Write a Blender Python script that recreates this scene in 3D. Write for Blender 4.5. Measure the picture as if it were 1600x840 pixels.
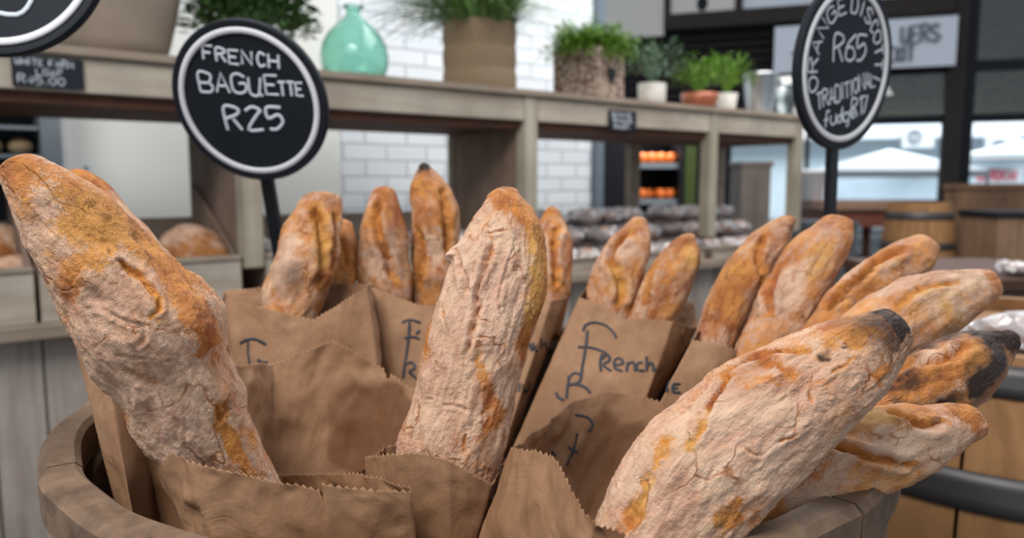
import bpy, math, random
import numpy as np
from mathutils import Vector, Matrix
from mathutils.bvhtree import BVHTree
random.seed(7)
R_ = random.random
PI = math.pi
for o in list(bpy.data.objects): bpy.data.objects.remove(o)
SC = bpy.context.scene
COL = SC.collection

# ---------------------------------------------------------------- camera, light, exposure
FPX = 1200.0; EYE = 1.10; PITCH = math.atan(135/FPX)
cam = bpy.data.cameras.new('camera'); camo = bpy.data.objects.new('camera', cam); COL.objects.link(camo)
camo.location = (0, 0, EYE); camo.rotation_euler = (PI/2-PITCH, 0, 0)
cam.sensor_width = 36; cam.lens = 36*FPX/1600; cam.clip_start = 0.02
cam.dof.use_dof = True; cam.dof.focus_distance = 0.47; cam.dof.aperture_fstop = 6.5
SC.camera = camo
SC.view_settings.view_transform = 'Standard'; SC.view_settings.look = 'None'
SC.view_settings.gamma = 1; SC.view_settings.use_curve_mapping = False
SC.view_settings.exposure = 0.42
w = bpy.data.worlds.new('world'); SC.world = w; w.use_nodes = True
w.node_tree.nodes['Background'].inputs[0].default_value = (0.80, 0.89, 1.0, 1)
w.node_tree.nodes['Background'].inputs[1].default_value = 0.52
def area(name, loc, target, size, power, color):
    l = bpy.data.lights.new(name, 'AREA'); l.shape = 'RECTANGLE'; l.size, l.size_y = size; l.energy = power; l.color = color
    o = bpy.data.objects.new(name, l); COL.objects.link(o); o.location = loc
    o.rotation_euler = (Vector(target)-Vector(loc)).to_track_quat('-Z', 'Y').to_euler()
area('skylight_lamp', (-0.9, -0.5, 3.1), (0.1, 0.8, 1.0), (1.5, 1.0), 62, (1.0, 0.97, 0.93))
area('yard_fill_light', (9.5, 17.5, 9.0), (9.8, 20, 0), (9.0, 6.0), 1400, (0.95, 0.98, 1.0))  # unseen area light, added to brighten the yard beyond the windows
area('hall_lamp', (1.6, 3.0, 3.6), (1.4, 4.2, 1.0), (2.4, 2.4), 95, (1.0, 0.97, 0.93))

# ---------------------------------------------------------------- helpers
def P(px, py, Y):
    x = (px-800)/FPX; v = (420-py)/FPX; c, s = math.cos(PITCH), math.sin(PITCH)
    dy = c+v*s; k = Y/dy
    return Vector((x*k, Y, EYE+(v*c-s)*k))
def ray(px, py):
    d = P(px, py, 1.0)-Vector((0, 0, EYE)); return d.normalized()
def proj(V):                       # numpy Nx3 -> pixels
    c, s = math.cos(PITCH), math.sin(PITCH)
    z = V[:, 2]-EYE; d = V[:, 1]*c-z*s; u = V[:, 1]*s+z*c
    return np.stack([800+FPX*V[:, 0]/d, 420-FPX*u/d], 1), d
def _h(ix, iy, iz, seed):
    n = (ix*374761393+iy*668265263+iz*2147483647+seed*1274126177) & 0xffffffff
    n = ((n ^ (n >> 13))*1274126177) & 0xffffffff
    n = ((n ^ (n >> 16))*2246822519) & 0xffffffff
    return ((n ^ (n >> 15)) & 0xffff)/32767.5-1.0
def vnoise(V, scale, seed=0):
    V = np.asarray(V, float)*scale+seed*7.31; i = np.floor(V).astype(np.int64); f = V-i; f = f*f*f*(f*(f*6-15)+10)
    r = 0
    for a in (0, 1):
        for b in (0, 1):
            for c in (0, 1):
                wgt = (f[:, 0] if a else 1-f[:, 0])*(f[:, 1] if b else 1-f[:, 1])*(f[:, 2] if c else 1-f[:, 2])
                r = r+wgt*_h(i[:, 0]+a, i[:, 1]+b, i[:, 2]+c, seed)
    return r
def fbm(V, scale, seed=0, octv=4):
    r = 0; a = 1
    for k in range(octv): r = r+a*vnoise(V, scale*2**k, seed+k); a *= .5
    return r
def smooth(a, b, x):
    t = np.clip((x-a)/(b-a), 0, 1); return t*t*(3-2*t)

# local frame of the bread display: s along its front, t towards the back wall
SA = math.radians(52.3); AX = Vector((math.sin(SA), math.cos(SA), 0)); BX = Vector((-math.cos(SA), math.sin(SA), 0)); O0 = Vector((-1.2, 1.8, 0))
ML = Matrix(((AX.x, BX.x, 0, O0.x), (AX.y, BX.y, 0, O0.y), (0, 0, 1, 0), (0, 0, 0, 1)))
def L(s, t, z): return ML @ Vector((s, t, z))
def s_at(px, t):
    x = (px-800)/FPX/math.cos(PITCH)*1.0
    # X = x' * Y (approximately at the shelf height)
    return (x*(O0.y+t*BX.y)-O0.x-t*BX.x)/(AX.x-x*AX.y)
# facade frame: k to the right along the glass front, m outwards
FA = math.radians(-20); FE = Vector((math.cos(FA), math.sin(FA), 0)); FN = Vector((-math.sin(FA), math.cos(FA), 0)); F0 = Vector((5.67, 10, 0))
MF = Matrix(((FE.x, FN.x, 0, F0.x), (FE.y, FN.y, 0, F0.y), (0, 0, 1, 0), (0, 0, 0, 1)))

class MB:
    def __init__(s, M=None): s.v = []; s.f = []; s.M = M
    def add(s, vs, fs, M=None):
        n = len(s.v); M = M or s.M
        s.v += [(M @ Vector(v)) if M else Vector(v) for v in vs]; s.f += [tuple(n+i for i in f) for f in fs]; return s
    def box(s, x0, x1, y0, y1, z0, z1, M=None, bev=0.0):
        if bev <= 0:
            v = [(x, y, z) for x in (x0, x1) for y in (y0, y1) for z in (z0, z1)]
            return s.add(v, [(0, 1, 3, 2), (4, 6, 7, 5), (0, 4, 5, 1), (2, 3, 7, 6), (0, 2, 6, 4), (1, 5, 7, 3)], M)
        import bmesh
        bm = bmesh.new(); bmesh.ops.create_cube(bm, size=1)
        for v in bm.verts: v.co = ((x0+x1)/2+v.co.x*(x1-x0), (y0+y1)/2+v.co.y*(y1-y0), (z0+z1)/2+v.co.z*(z1-z0))
        bmesh.ops.bevel(bm, geom=bm.edges[:], offset=bev, segments=2, affect='EDGES')
        bm.verts.index_update()
        s.add([v.co.copy() for v in bm.verts], [[v.index for v in f.verts] for f in bm.faces], M); bm.free(); return s
    def tube(s, pts, r, n=8, M=None, flat=None, cap=True):
        pts = [Vector(p) for p in pts]; N = len(pts)
        if N < 2: return s
        rs = r if isinstance(r, (list, tuple)) else [r]*N
        up = None; vs = []; fs = []
        for i, p in enumerate(pts):
            t = (pts[min(i+1, N-1)]-pts[max(i-1, 0)])
            t = t.normalized() if t.length > 1e-9 else Vector((0, 0, 1))
            if up is None: up = Vector((0, 0, 1)) if abs(t.z) < .9 else Vector((1, 0, 0))
            if flat is not None: up = flat
            a = t.cross(up); a = a.normalized() if a.length > 1e-6 else t.orthogonal().normalized()
            b = a.cross(t).normalized(); 
            if flat is None: up = b
            for k in range(n):
                q = 2*PI*k/n; vs.append(p+a*(rs[i]*math.cos(q))+b*(rs[i]*math.sin(q)*(0.35 if flat is not None else 1)))
        for i in range(N-1):
            for k in range(n): fs.append((i*n+k, i*n+(k+1) % n, (i+1)*n+(k+1) % n, (i+1)*n+k))
        if cap: fs.append(tuple(range(n-1, -1, -1))); fs.append(tuple((N-1)*n+k for k in range(n)))
        return s.add(vs, fs, M)
    def lathe(s, prof, n=40, M=None, closed=False, wob=None):
        vs = []; fs = []; m = len(prof)
        for i in range(n):
            a = 2*PI*i/n
            for j, (r, z) in enumerate(prof):
                rr = r*(wob(a, z) if wob else 1); vs.append((rr*math.cos(a), rr*math.sin(a), z))
        for i in range(n):
            for j in range(m if closed else m-1):
                j2 = (j+1) % m; i2 = (i+1) % n
                fs.append((i*m+j, i2*m+j, i2*m+j2, i*m+j2))
        return s.add(vs, fs, M)
    def leaf(s, p, d, ln, wd, up=Vector((0, 0, 1)), cup=.15):
        d = Vector(d).normalized(); a = d.cross(up); a = a.normalized() if a.length > 1e-5 else d.orthogonal().normalized(); n = a.cross(d)
        p = Vector(p); m = p+d*ln*.5
        n0 = len(s.v); s.v += [p, m+a*wd/2+n*cup*wd, p+d*ln-n*cup*ln*.3, m-a*wd/2+n*cup*wd, m-n*cup*wd*.3]
        s.f += [(n0, n0+1, n0+4), (n0+1, n0+2, n0+4), (n0+2, n0+3, n0+4), (n0+3, n0, n0+4)]
def T(loc, rz=0, sc=1): return Matrix.Translation(loc) @ Matrix.Rotation(rz, 4, 'Z') @ Matrix.Scale(sc, 4)

def tag(o, label=None, cat=None, group=None, kind=None):
    if label: o['label'] = label
    if cat: o['category'] = cat
    if group: o['group'] = group
    if kind: o['kind'] = kind
    return o
def empty(name, loc, label=None, cat=None, group=None, kind=None):
    o = bpy.data.objects.new(name, None); o.empty_display_size = .05; COL.objects.link(o); o.location = loc
    return tag(o, label, cat, group, kind)
def wloc(o):
    v = Vector(o.location)
    while o.parent: o = o.parent; v += Vector(o.location)
    return v
def build(name, mb, mat, parent=None, smoothshade=False, local=False, attrs=None, origin=None):
    vs, fs = (mb.v, mb.f) if isinstance(mb, MB) else mb
    me = bpy.data.meshes.new(name)
    V = np.array([tuple(v) for v in vs]) if not isinstance(vs, np.ndarray) else vs
    if local: off = Vector((0, 0, 0)); loc = Vector((0, 0, 0))
    elif parent: off = wloc(parent); loc = Vector((0, 0, 0))
    else:
        lo, hi = V.min(0), V.max(0); off = Vector(((lo[0]+hi[0])/2, (lo[1]+hi[1])/2, lo[2])) if origin is None else Vector(origin); loc = off
    me.from_pydata((V-np.array(off)).tolist(), [], [list(f) for f in fs]); me.update()
    if smoothshade: me.polygons.foreach_set('use_smooth', [True]*len(me.polygons))
    if attrs:
        for k, a in attrs.items():
            if a.ndim == 1: at = me.attributes.new(k, 'FLOAT', 'POINT'); at.data.foreach_set('value', a.astype(np.float32))
            else: at = me.attributes.new(k, 'FLOAT_VECTOR', 'POINT'); at.data.foreach_set('vector', a.astype(np.float32).ravel())
    o = bpy.data.objects.new(name, me); COL.objects.link(o); o.location = loc
    if parent: o.parent = parent
    if mat: me.materials.append(mat)
    return o
def copy_tree(o, parent=None):
    c = o.copy(); COL.objects.link(c)
    if parent: c.parent = parent
    for ch in list(o.children): copy_tree(ch, c)
    return c
def struct(name, mb, mat): return tag(build(name, mb, mat), kind='structure')

# ---------------------------------------------------------------- materials
def new_mat(name):
    m = bpy.data.materials.new(name); m.use_nodes = True; nt = m.node_tree
    return m, nt, nt.nodes['Principled BSDF']
def nd(nt, t, **kw):
    n = nt.nodes.new(t)
    for k, v in kw.items():
        if k.startswith('i_'): n.inputs[int(k[2:]) if k[2:].isdigit() else k[2:]].default_value = v
        else: setattr(n, k, v)
    return n
def mixc(nt, fac, a, b, mode='MIX'):
    n = nt.nodes.new('ShaderNodeMix'); n.data_type = 'RGBA'; n.blend_type = mode
    for sock, val in ((n.inputs[0], fac), (n.inputs[6], a), (n.inputs[7], b)):
        if isinstance(val, (int, float)): sock.default_value = val
        elif isinstance(val, tuple): sock.default_value = (*val, 1) if len(val) == 3 else val
        else: nt.links.new(val, sock)
    return n.outputs[2]
def mth(nt, op, a, b=None, c=None, clamp=False):
    n = nt.nodes.new('ShaderNodeMath'); n.operation = op; n.use_clamp = clamp
    for i, val in enumerate((a, b, c)):
        if val is None: continue
        if isinstance(val, (int, float)): n.inputs[i].default_value = val
        else: nt.links.new(val, n.inputs[i])
    return n.outputs[0]
def noise(nt, vec, scale, detail=4, rough=.55, dist=0.0):
    n = nd(nt, 'ShaderNodeTexNoise'); n.inputs['Scale'].default_value = scale; n.inputs['Detail'].default_value = detail
    n.inputs['Roughness'].default_value = rough; n.inputs['Distortion'].default_value = dist
    if vec is not None: nt.links.new(vec, n.inputs['Vector'])
    return n.outputs[0]
def maprange(nt, v, a, b, c=0.0, d=1.0):
    n = nd(nt, 'ShaderNodeMapRange'); nt.links.new(v, n.inputs[0])
    for i, x in enumerate((a, b, c, d)): n.inputs[i+1].default_value = x
    return n.outputs[0]
def mapping(nt, vec, scale=(1, 1, 1), rot=(0, 0, 0)):
    n = nd(nt, 'ShaderNodeMapping'); n.inputs['Scale'].default_value = scale; n.inputs['Rotation'].default_value = rot; nt.links.new(vec, n.inputs[0]); return n.outputs[0]
def coord(nt, k='Object'): return nd(nt, 'ShaderNodeTexCoord').outputs[k]
def bump(nt, bs, h, strength, dist):
    b = nd(nt, 'ShaderNodeBump'); b.inputs['Strength'].default_value = strength; b.inputs['Distance'].default_value = dist
    nt.links.new(h, b.inputs['Height']); nt.links.new(b.outputs[0], bs.inputs['Normal'])
def plain(name, c, rough=.6, metal=0.0, var=.12, nscale=20, spec=.5):
    m, nt, bs = new_mat(name); v = coord(nt)
    n = noise(nt, v, nscale, 4)
    col = mixc(nt, n, tuple(x*(1-var) for x in c), tuple(min(1, x*(1+var)) for x in c))
    nt.links.new(col, bs.inputs['Base Color']); bs.inputs['Roughness'].default_value = rough; bs.inputs['Metallic'].default_value = metal
    bs.inputs['Specular IOR Level'].default_value = spec
    return m
def wood(name, c1, c2, grain=(1, 1, .06), scale=60, rough=.75, rot=(0, 0, 0), island=.35, knots=True):
    m, nt, bs = new_mat(name); v = mapping(nt, coord(nt), grain, rot) if rot == (0, 0, 0) else mapping(nt, mapping(nt, coord(nt), (1, 1, 1), rot), grain)
    n = noise(nt, v, scale, 6, .6, .6); n2 = noise(nt, v, scale*.2, 3, .5, 1.0); n3 = noise(nt, coord(nt), 6, 3)
    f = mth(nt, 'ADD', mth(nt, 'MULTIPLY', n, .6), mth(nt, 'MULTIPLY', n2, .4))
    col = mixc(nt, maprange(nt, f, .33, .68), c1, c2)
    col = mixc(nt, maprange(nt, n3, .35, .7, 0, .45), col, tuple(x*.62 for x in c1))
    g = nd(nt, 'ShaderNodeNewGeometry').outputs['Random Per Island']
    col = mixc(nt, mth(nt, 'MULTIPLY', g, island), col, tuple(x*.45 for x in c1))
    nt.links.new(col, bs.inputs['Base Color']); bs.inputs['Roughness'].default_value = rough
    bump(nt, bs, f, .5, .004)
    return m
M = {}
M['tub'] = wood('tub_wood', (.11, .060, .030), (.30, .185, .105), (1, 1, .10), 45, island=.4)
M['rim'] = wood('rim_wood', (.075, .040, .022), (.31, .195, .115), (1, 1, 1), 48, island=.4)
M['tubin'] = wood('tub_inner_wood', (.07, .035, .018), (.17, .09, .05), (1, 1, .08), 40)
RL = (0, 0, -(PI/2-SA))
M['whitewood'] = wood('whitewashed_wood', (.25, .19, .15), (.54, .50, .46), (1, 1, .08), 26, island=.4)
M['whitewood_h'] = wood('whitewashed_board', (.27, .21, .155), (.56, .50, .42), (.07, 1, 1), 22, rot=RL, island=.25)
M['greywood_h'] = wood('weathered_board', (.20, .15, .11), (.42, .34, .26), (.08, 1, 1), 26, rot=RL)
M['postwood'] = wood('post_wood', (.27, .225, .155), (.52, .47, .38), (1, 1, .08), 26)
M['panelwood'] = wood('brown_panel_wood', (.17, .105, .075), (.33, .235, .175), (1, 1, .3), 18)
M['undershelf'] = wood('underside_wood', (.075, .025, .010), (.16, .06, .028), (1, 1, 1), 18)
M['darkbrown'] = wood('dark_brown_wood', (.04, .018, .011), (.13, .058, .034), (.2, 1, 1), 20)
M['barrelwood'] = wood('barrel_oak', (.20, .085, .026), (.46, .24, .09), (1, 1, .10), 32, island=.35)
M['cratewood'] = wood('crate_wood', (.12, .06, .03), (.27, .15, .08), (1, 1, .1), 20, island=.4)
M['hoop'] = plain('hoop_steel', (.075, .072, .072), .45, .7)
M['black'] = plain('black_metal', (.008, .009, .012), .45, spec=.3)
M['board'] = plain('chalkboard', (.0085, .011, .017), .6, var=.3, nscale=12, spec=.25)
M['white_paint'] = plain('white_paint', (.75, .75, .77), .5)
M['chalk'] = plain('chalk', (.62, .66, .72), .9, var=.35, nscale=500)
M['marker'] = plain('marker_ink', (.012, .014, .022), .6)
M['wall'] = plain('white_plaster', (.76, .77, .73), .7, var=.07, nscale=2)
M['steel'] = plain('brushed_steel', (.35, .40, .44), .35, .6)
M['darkframe'] = plain('dark_frame', (.012, .013, .018), .6, spec=.15)
M['brownframe'] = plain('brown_frame', (.035, .028, .025), .7, spec=.15)
M['cream'] = plain('cream_panel', (.60, .575, .52), .6, var=.08, nscale=3)
M['signwhite'] = plain('sign_white', (.62, .65, .72), .5, var=.04)
M['signgrey'] = plain('sign_grey', (.12, .14, .17), .5)
M['green_paint'] = plain('green_paint', (.01, .12, .09), .5)
M['floor'] = plain('floor_concrete', (.16, .15, .14), .5, var=.25, nscale=3)
M['grass'] = plain('grass_leaf', (.13, .25, .07), .5, var=.5, nscale=30)
M['leaf'] = plain('leaf_green', (.055, .13, .03), .5, var=.6, nscale=30)
M['fern'] = plain('fern_green', (.13, .27, .02), .55, var=.5, nscale=40)
M['greyleaf'] = plain('greygreen_leaf', (.10, .17, .10), .5, var=.6, nscale=40)
M['soil'] = plain('soil', (.03, .02, .012), .9)
M['claypot'] = plain('stone_pot', (.24, .19, .145), .8, var=.35, nscale=9)
M['ceramic'] = plain('white_ceramic', (.68, .64, .58), .4, var=.05)
M['copper'] = plain('copper_pot', (.40, .13, .07), .3, .3)
M['orange'] = plain('orange_fruit', (.95, .20, .03), .4, var=.2, nscale=30)
M['outblue'] = plain('pale_blue_canvas', (.66, .80, .88), .6, var=.08, nscale=1.5)
M['outwhite'] = plain('white_outdoor_paint', (.85, .88, .9), .6, var=.04)
M['red_paint'] = plain('red_paint', (.75, .12, .16), .5)
M['olive'] = plain('olive_slat', (.10, .095, .035), .8, var=.98, nscale=5, spec=.1)
M['darkgreen'] = plain('lime_trim', (.045, .07, .006), .5)
# glazed white bricks
def brick_mat():
    m, nt, bs = new_mat('white_glazed_brick')
    v = mapping(nt, coord(nt), (1, 1, 1), RL); sp = nd(nt, 'ShaderNodeSeparateXYZ'); nt.links.new(v, sp.inputs[0])
    cb = nd(nt, 'ShaderNodeCombineXYZ'); nt.links.new(sp.outputs[0], cb.inputs[0]); nt.links.new(sp.outputs[2], cb.inputs[1])
    b = nd(nt, 'ShaderNodeTexBrick'); nt.links.new(cb.outputs[0], b.inputs['Vector'])
    b.inputs['Scale'].default_value = 1; b.inputs['Brick Width'].default_value = .22; b.inputs['Row Height'].default_value = .075; b.inputs['Mortar Size'].default_value = .006; b.inputs['Mortar Smooth'].default_value = .4
    b.inputs['Color1'].default_value = (.80, .83, .86, 1); b.inputs['Color2'].default_value = (.70, .74, .78, 1); b.inputs['Mortar'].default_value = (.48, .52, .56, 1)
    nt.links.new(b.outputs[0], bs.inputs['Base Color']); bs.inputs['Roughness'].default_value = .18
    inv = mth(nt, 'SUBTRACT', 1.0, b.outputs['Fac']); bump(nt, bs, mth(nt, 'ADD', inv, mth(nt, 'MULTIPLY', noise(nt, coord(nt), 9, 2), .8)), .6, .006)
    return m
M['brick'] = brick_mat()
def glass(name, c, rough=.02, clear=.85):
    m, nt, bs = new_mat(name); nt.nodes.remove(bs)
    tr = nd(nt, 'ShaderNodeBsdfTransparent'); tr.inputs[0].default_value = (*c, 1); gl = nd(nt, 'ShaderNodeBsdfGlossy'); gl.inputs['Roughness'].default_value = rough
    fr = nd(nt, 'ShaderNodeFresnel'); fr.inputs[0].default_value = 1.5
    mx = nd(nt, 'ShaderNodeMixShader'); f = mth(nt, 'ADD', mth(nt, 'MULTIPLY', fr.outputs[0], clear), (1-clear)*.6, clamp=True)
    nt.links.new(f, mx.inputs[0]); nt.links.new(tr.outputs[0], mx.inputs[1]); nt.links.new(gl.outputs[0], mx.inputs[2])
    nt.links.new(mx.outputs[0], nt.nodes['Material Output'].inputs[0]); return m
M['pane'] = glass('window_glass', (.95, .98, 1.0), .02, .97)
M['vase'] = glass('clear_glass', (.86, .92, .93), .03, .75)
def film():
    m = glass('clear_film', (.95, .95, .96), .28, .32); nt = m.node_tree
    gl = [n for n in nt.nodes if n.type == 'BSDF_GLOSSY'][0]; mx = [n for n in nt.nodes if n.type == 'MIX_SHADER'][0]
    df = nd(nt, 'ShaderNodeBsdfDiffuse'); df.inputs[0].default_value = (.80, .80, .86, 1); m2 = nd(nt, 'ShaderNodeMixShader'); m2.inputs[0].default_value = .4
    nt.links.new(gl.outputs[0], m2.inputs[1]); nt.links.new(df.outputs[0], m2.inputs[2]); nt.links.new(m2.outputs[0], mx.inputs[2])
    b = nd(nt, 'ShaderNodeBump'); b.inputs['Strength'].default_value = 1; b.inputs['Distance'].default_value = .01
    v = nd(nt, 'ShaderNodeTexVoronoi'); v.inputs['Scale'].default_value = 32; nt.links.new(coord(nt), v.inputs['Vector'])
    nt.links.new(v.outputs[0], b.inputs['Height']); nt.links.new(b.outputs[0], gl.inputs['Normal']); return m
M['film'] = film()
def greenglass():
    m, nt, bs = new_mat('green_bottle_glass')
    bs.inputs['Base Color'].default_value = (.55, .86, .76, 1); bs.inputs['Roughness'].default_value = .06
    bs.inputs['Transmission Weight'].default_value = .93; bs.inputs['IOR'].default_value = 1.3; 
    bump(nt, bs, noise(nt, coord(nt), 14, 3), .5, .012); return m
M['bottle'] = greenglass()
def basket_mat():
    m, nt, bs = new_mat('woven_basket'); v = mapping(nt, coord(nt), (1, 1, 5)); n = noise(nt, v, 60, 4); n2 = noise(nt, coord(nt), 7, 3)
    c = mixc(nt, n, (.17, .105, .055), (.34, .235, .14)); c = mixc(nt, maprange(nt, n2, .3, .7, 0, .4), c, (.22, .17, .12))
    nt.links.new(c, bs.inputs['Base Color']); bs.inputs['Roughness'].default_value = .85; bump(nt, bs, n, .6, .005); return m
M['basket'] = basket_mat()
def bark_mat():
    m, nt, bs = new_mat('bark_mosaic'); v = nd(nt, 'ShaderNodeTexVoronoi'); v.inputs['Scale'].default_value = 55; nt.links.new(coord(nt), v.inputs['Vector'])
    c = mixc(nt, maprange(nt, v.outputs[0], .2, .7), (.52, .42, .34), (.13, .07, .045)); nt.links.new(c, bs.inputs['Base Color']); bs.inputs['Roughness'].default_value = .8
    bump(nt, bs, v.outputs[0], .6, .006); return m
M['bark'] = bark_mat()
def kraft(name, k=1.0):
    m, nt, bs = new_mat(name); v = coord(nt)
    n = noise(nt, v, 9, 5, .6); n2 = noise(nt, mapping(nt, v, (1, 1, .35)), 420, 3, .6); n3 = noise(nt, v, 28, 4, .6, 1.5)
    c = mixc(nt, maprange(nt, n, .35, .65), tuple(x*k for x in (.28, .142, .070)), tuple(x*k for x in (.43, .245, .138)))
    c = mixc(nt, maprange(nt, n2, .35, .75, 0, .35), c, tuple(x*k for x in (.25, .135, .07)))
    c = mixc(nt, maprange(nt, n3, .50, .75, 0, .5), c, tuple(x*k for x in (.26, .14, .07)))
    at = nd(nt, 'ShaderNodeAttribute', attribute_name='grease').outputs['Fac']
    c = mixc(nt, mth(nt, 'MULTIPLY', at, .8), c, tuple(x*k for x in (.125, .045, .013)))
    nt.links.new(c, bs.inputs['Base Color']); bs.inputs['Roughness'].default_value = .72; bs.inputs['Specular IOR Level'].default_value = .3
    h = mth(nt, 'ADD', mth(nt, 'MULTIPLY', n3, 1.0), mth(nt, 'MULTIPLY', n2, .08)); bump(nt, bs, h, .35, .004)
    # paper lets a little light through
    tl = nd(nt, 'ShaderNodeBsdfTranslucent'); nt.links.new(c, tl.inputs[0]); mx = nd(nt, 'ShaderNodeMixShader'); mx.inputs[0].default_value = .22
    nt.links.new(bs.outputs[0], mx.inputs[1]); nt.links.new(tl.outputs[0], mx.inputs[2]); nt.links.new(mx.outputs[0], nt.nodes['Material Output'].inputs[0])
    return m
M['kraft'] = kraft('kraft_paper')
def bread_mat(name, flour=.5, crustk=1.0, det=1.0):
    m, nt, bs = new_mat(name)
    v = nd(nt, 'ShaderNodeAttribute', attribute_name='ax').outputs['Vector']
    A = lambda k: nd(nt, 'ShaderNodeAttribute', attribute_name=k).outputs['Fac']
    bare, burn, pale, powder = A('bare'), A('burn'), A('pale'), A('powder')
    big = noise(nt, v, 22, 4, .6); mid = noise(nt, v, 90, 5, .65); fine = noise(nt, v, 900, 3, .7); streak = noise(nt, mapping(nt, v, (.28, 1, 1)), 130, 5, .65, .8)
    crust = mixc(nt, maprange(nt, noise(nt, v, 34, 5, .6), .34, .66), tuple(x*crustk for x in (.64, .265, .055)), tuple(x*crustk for x in (.36, .10, .022)))
    crust = mixc(nt, maprange(nt, mid, .52, .72, 0, .85), crust, tuple(x*crustk for x in (.19, .050, .014)))
    crust = mixc(nt, mth(nt, 'MULTIPLY', pale, .8), crust, (.64, .34, .09))
    fl = mixc(nt, maprange(nt, streak, .3, .7), (.49, .27, .18), (.75, .53, .395))
    fl = mixc(nt, maprange(nt, noise(nt, v, 14, 3), .38, .62, 0, .8), fl, mixc(nt, maprange(nt, streak, .35, .65), (.44, .235, .15), (.60, .37, .255)))
    fl = mixc(nt, maprange(nt, noise(nt, v, 40, 3), .45, .7, 0, .6), fl, (.74, .53, .355))
    # hairline cracks in the flour coat
    wv = nd(nt, 'ShaderNodeVectorMath', operation='ADD'); nn = nd(nt, 'ShaderNodeTexNoise'); nn.inputs['Scale'].default_value = 38; nn.inputs['Detail'].default_value = 3; nt.links.new(v, nn.inputs['Vector'])
    sc = nd(nt, 'ShaderNodeVectorMath', operation='SCALE'); sc.inputs['Scale'].default_value = .045; nt.links.new(nn.outputs['Color'], sc.inputs[0])
    nt.links.new(v, wv.inputs[0]); nt.links.new(sc.outputs[0], wv.inputs[1])
    vo = nd(nt, 'ShaderNodeTexVoronoi', feature='DISTANCE_TO_EDGE'); vo.inputs['Scale'].default_value = 34; nt.links.new(mapping(nt, wv.outputs[0], (.62, 1, 1)), vo.inputs['Vector'])
    cr = maprange(nt, vo.outputs[0], .0, .04, 1, 0)
    cr = mth(nt, 'MULTIPLY', cr, maprange(nt, noise(nt, v, 30, 3), .50, .62))
    vo2 = nd(nt, 'ShaderNodeTexVoronoi', feature='DISTANCE_TO_EDGE'); vo2.inputs['Scale'].default_value = 120; nt.links.new(mapping(nt, wv.outputs[0], (.6, 1, 1)), vo2.inputs['Vector'])
    cr2 = mth(nt, 'MULTIPLY', maprange(nt, vo2.outputs[0], 0, .06, 1, 0), maprange(nt, mid, .50, .70, 0, .5))
    crk = mth(nt, 'MAXIMUM', cr, cr2)
    f = mth(nt, 'ADD', mth(nt, 'MULTIPLY', big, 1.1), mth(nt, 'MULTIPLY', mid, 1.1))
    f = mth(nt, 'ADD', f, mth(nt, 'MULTIPLY', fine, .95))
    speck = maprange(nt, noise(nt, v, 420, 4, .75), .38, .62)
    f = mth(nt, 'ADD', f, mth(nt, 'MULTIPLY', powder, .55)); f = mth(nt, 'SUBTRACT', f, mth(nt, 'MULTIPLY', bare, mth(nt, 'ADD', 1.05, mth(nt, 'MULTIPLY', speck, -.55))))
    f = mth(nt, 'ADD', f, (flour-.5)*1.3)
    fm = maprange(nt, f, 1.38, 1.74, 0, .93)
    fm = mth(nt, 'MULTIPLY', fm, mth(nt, 'SUBTRACT', 1.0, mth(nt, 'MULTIPLY', crk, .95)))
    crust = mixc(nt, mth(nt, 'MULTIPLY', crk, .6), crust, (.16, .050, .016))
    col = mixc(nt, fm, crust, fl)
    bn = mth(nt, 'MULTIPLY', burn, maprange(nt, mth(nt, 'ADD', mth(nt, 'MULTIPLY', mid, .5), mth(nt, 'MULTIPLY', streak, .5)), .32, .52, .72, 1.2), clamp=True)
    col = mixc(nt, bn, col, (.026, .0095, .0045))
    nt.links.new(col, bs.inputs['Base Color'])
    nt.links.new(maprange(nt, fm, 0, 1, .42, .95), bs.inputs['Roughness']); bs.inputs['Specular IOR Level'].default_value = .35
    h = mth(nt, 'ADD', mth(nt, 'MULTIPLY', streak, .9), mth(nt, 'MULTIPLY', fine, .35)); h = mth(nt, 'ADD', h, mth(nt, 'MULTIPLY', mid, .8)); h = mth(nt, 'SUBTRACT', h, mth(nt, 'MULTIPLY', crk, .3))
    bump(nt, bs, h, .85*det, .0036)
    return m
M['bread_floury'] = bread_mat('floury_crust', .62)
M['bread_mixed'] = bread_mat('golden_floury_crust', .50)
M['bread_golden'] = bread_mat('golden_crust', .42)
M['bread_loaf'] = bread_mat('loaf_crust', .42, .7)
M['bread_back'] = bread_mat('dusted_crust', .47, .88)

# ---------------------------------------------------------------- floor, walls
struct('floor', MB().box(-6, 16, -3, 24, -.1, 0), M['floor'])
WT = 1.1
struct('wall_back', MB(ML).box(s_at(538, WT), s_at(922, WT), WT, WT+.15, 0, 3.3), M['brick'])
struct('wall_side', MB(ML).box(-3.0, s_at(538, WT)-.002, WT+.05, WT+.15, 0, 3.3), M['wall'])
struct('trim_1', MB(ML).box(s_at(922, WT), s_at(934, WT), WT-.04, WT+.2, 0, 3.3), plain('bluegrey_trim', (.13, .16, .20), .5))
d = tag(build('door_1', MB(ML).box(s_at(118, WT-.02), s_at(538, WT-.02)-.004, WT-.02, WT+.045, 0.004, 2.6), M['wall']), kind='structure')
h = MB(ML); sh = s_at(147, WT-.08)
h.tube([(sh, WT-.07, .98), (sh, WT-.075, 1.06), (sh, WT-.07, 1.16)], .011); h.tube([(sh, WT-.02, 1.0), (sh, WT-.07, 1.0)], .01); h.tube([(sh, WT-.02, 1.14), (sh, WT-.07, 1.14)], .01)
build('door_handle', h, M['steel'], d, True)
struct('trim_2', MB(ML).box(s_at(106, WT-.03), s_at(118, WT-.03), WT-.03, WT+.05, 0, 2.6), M['white_paint'])

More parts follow.
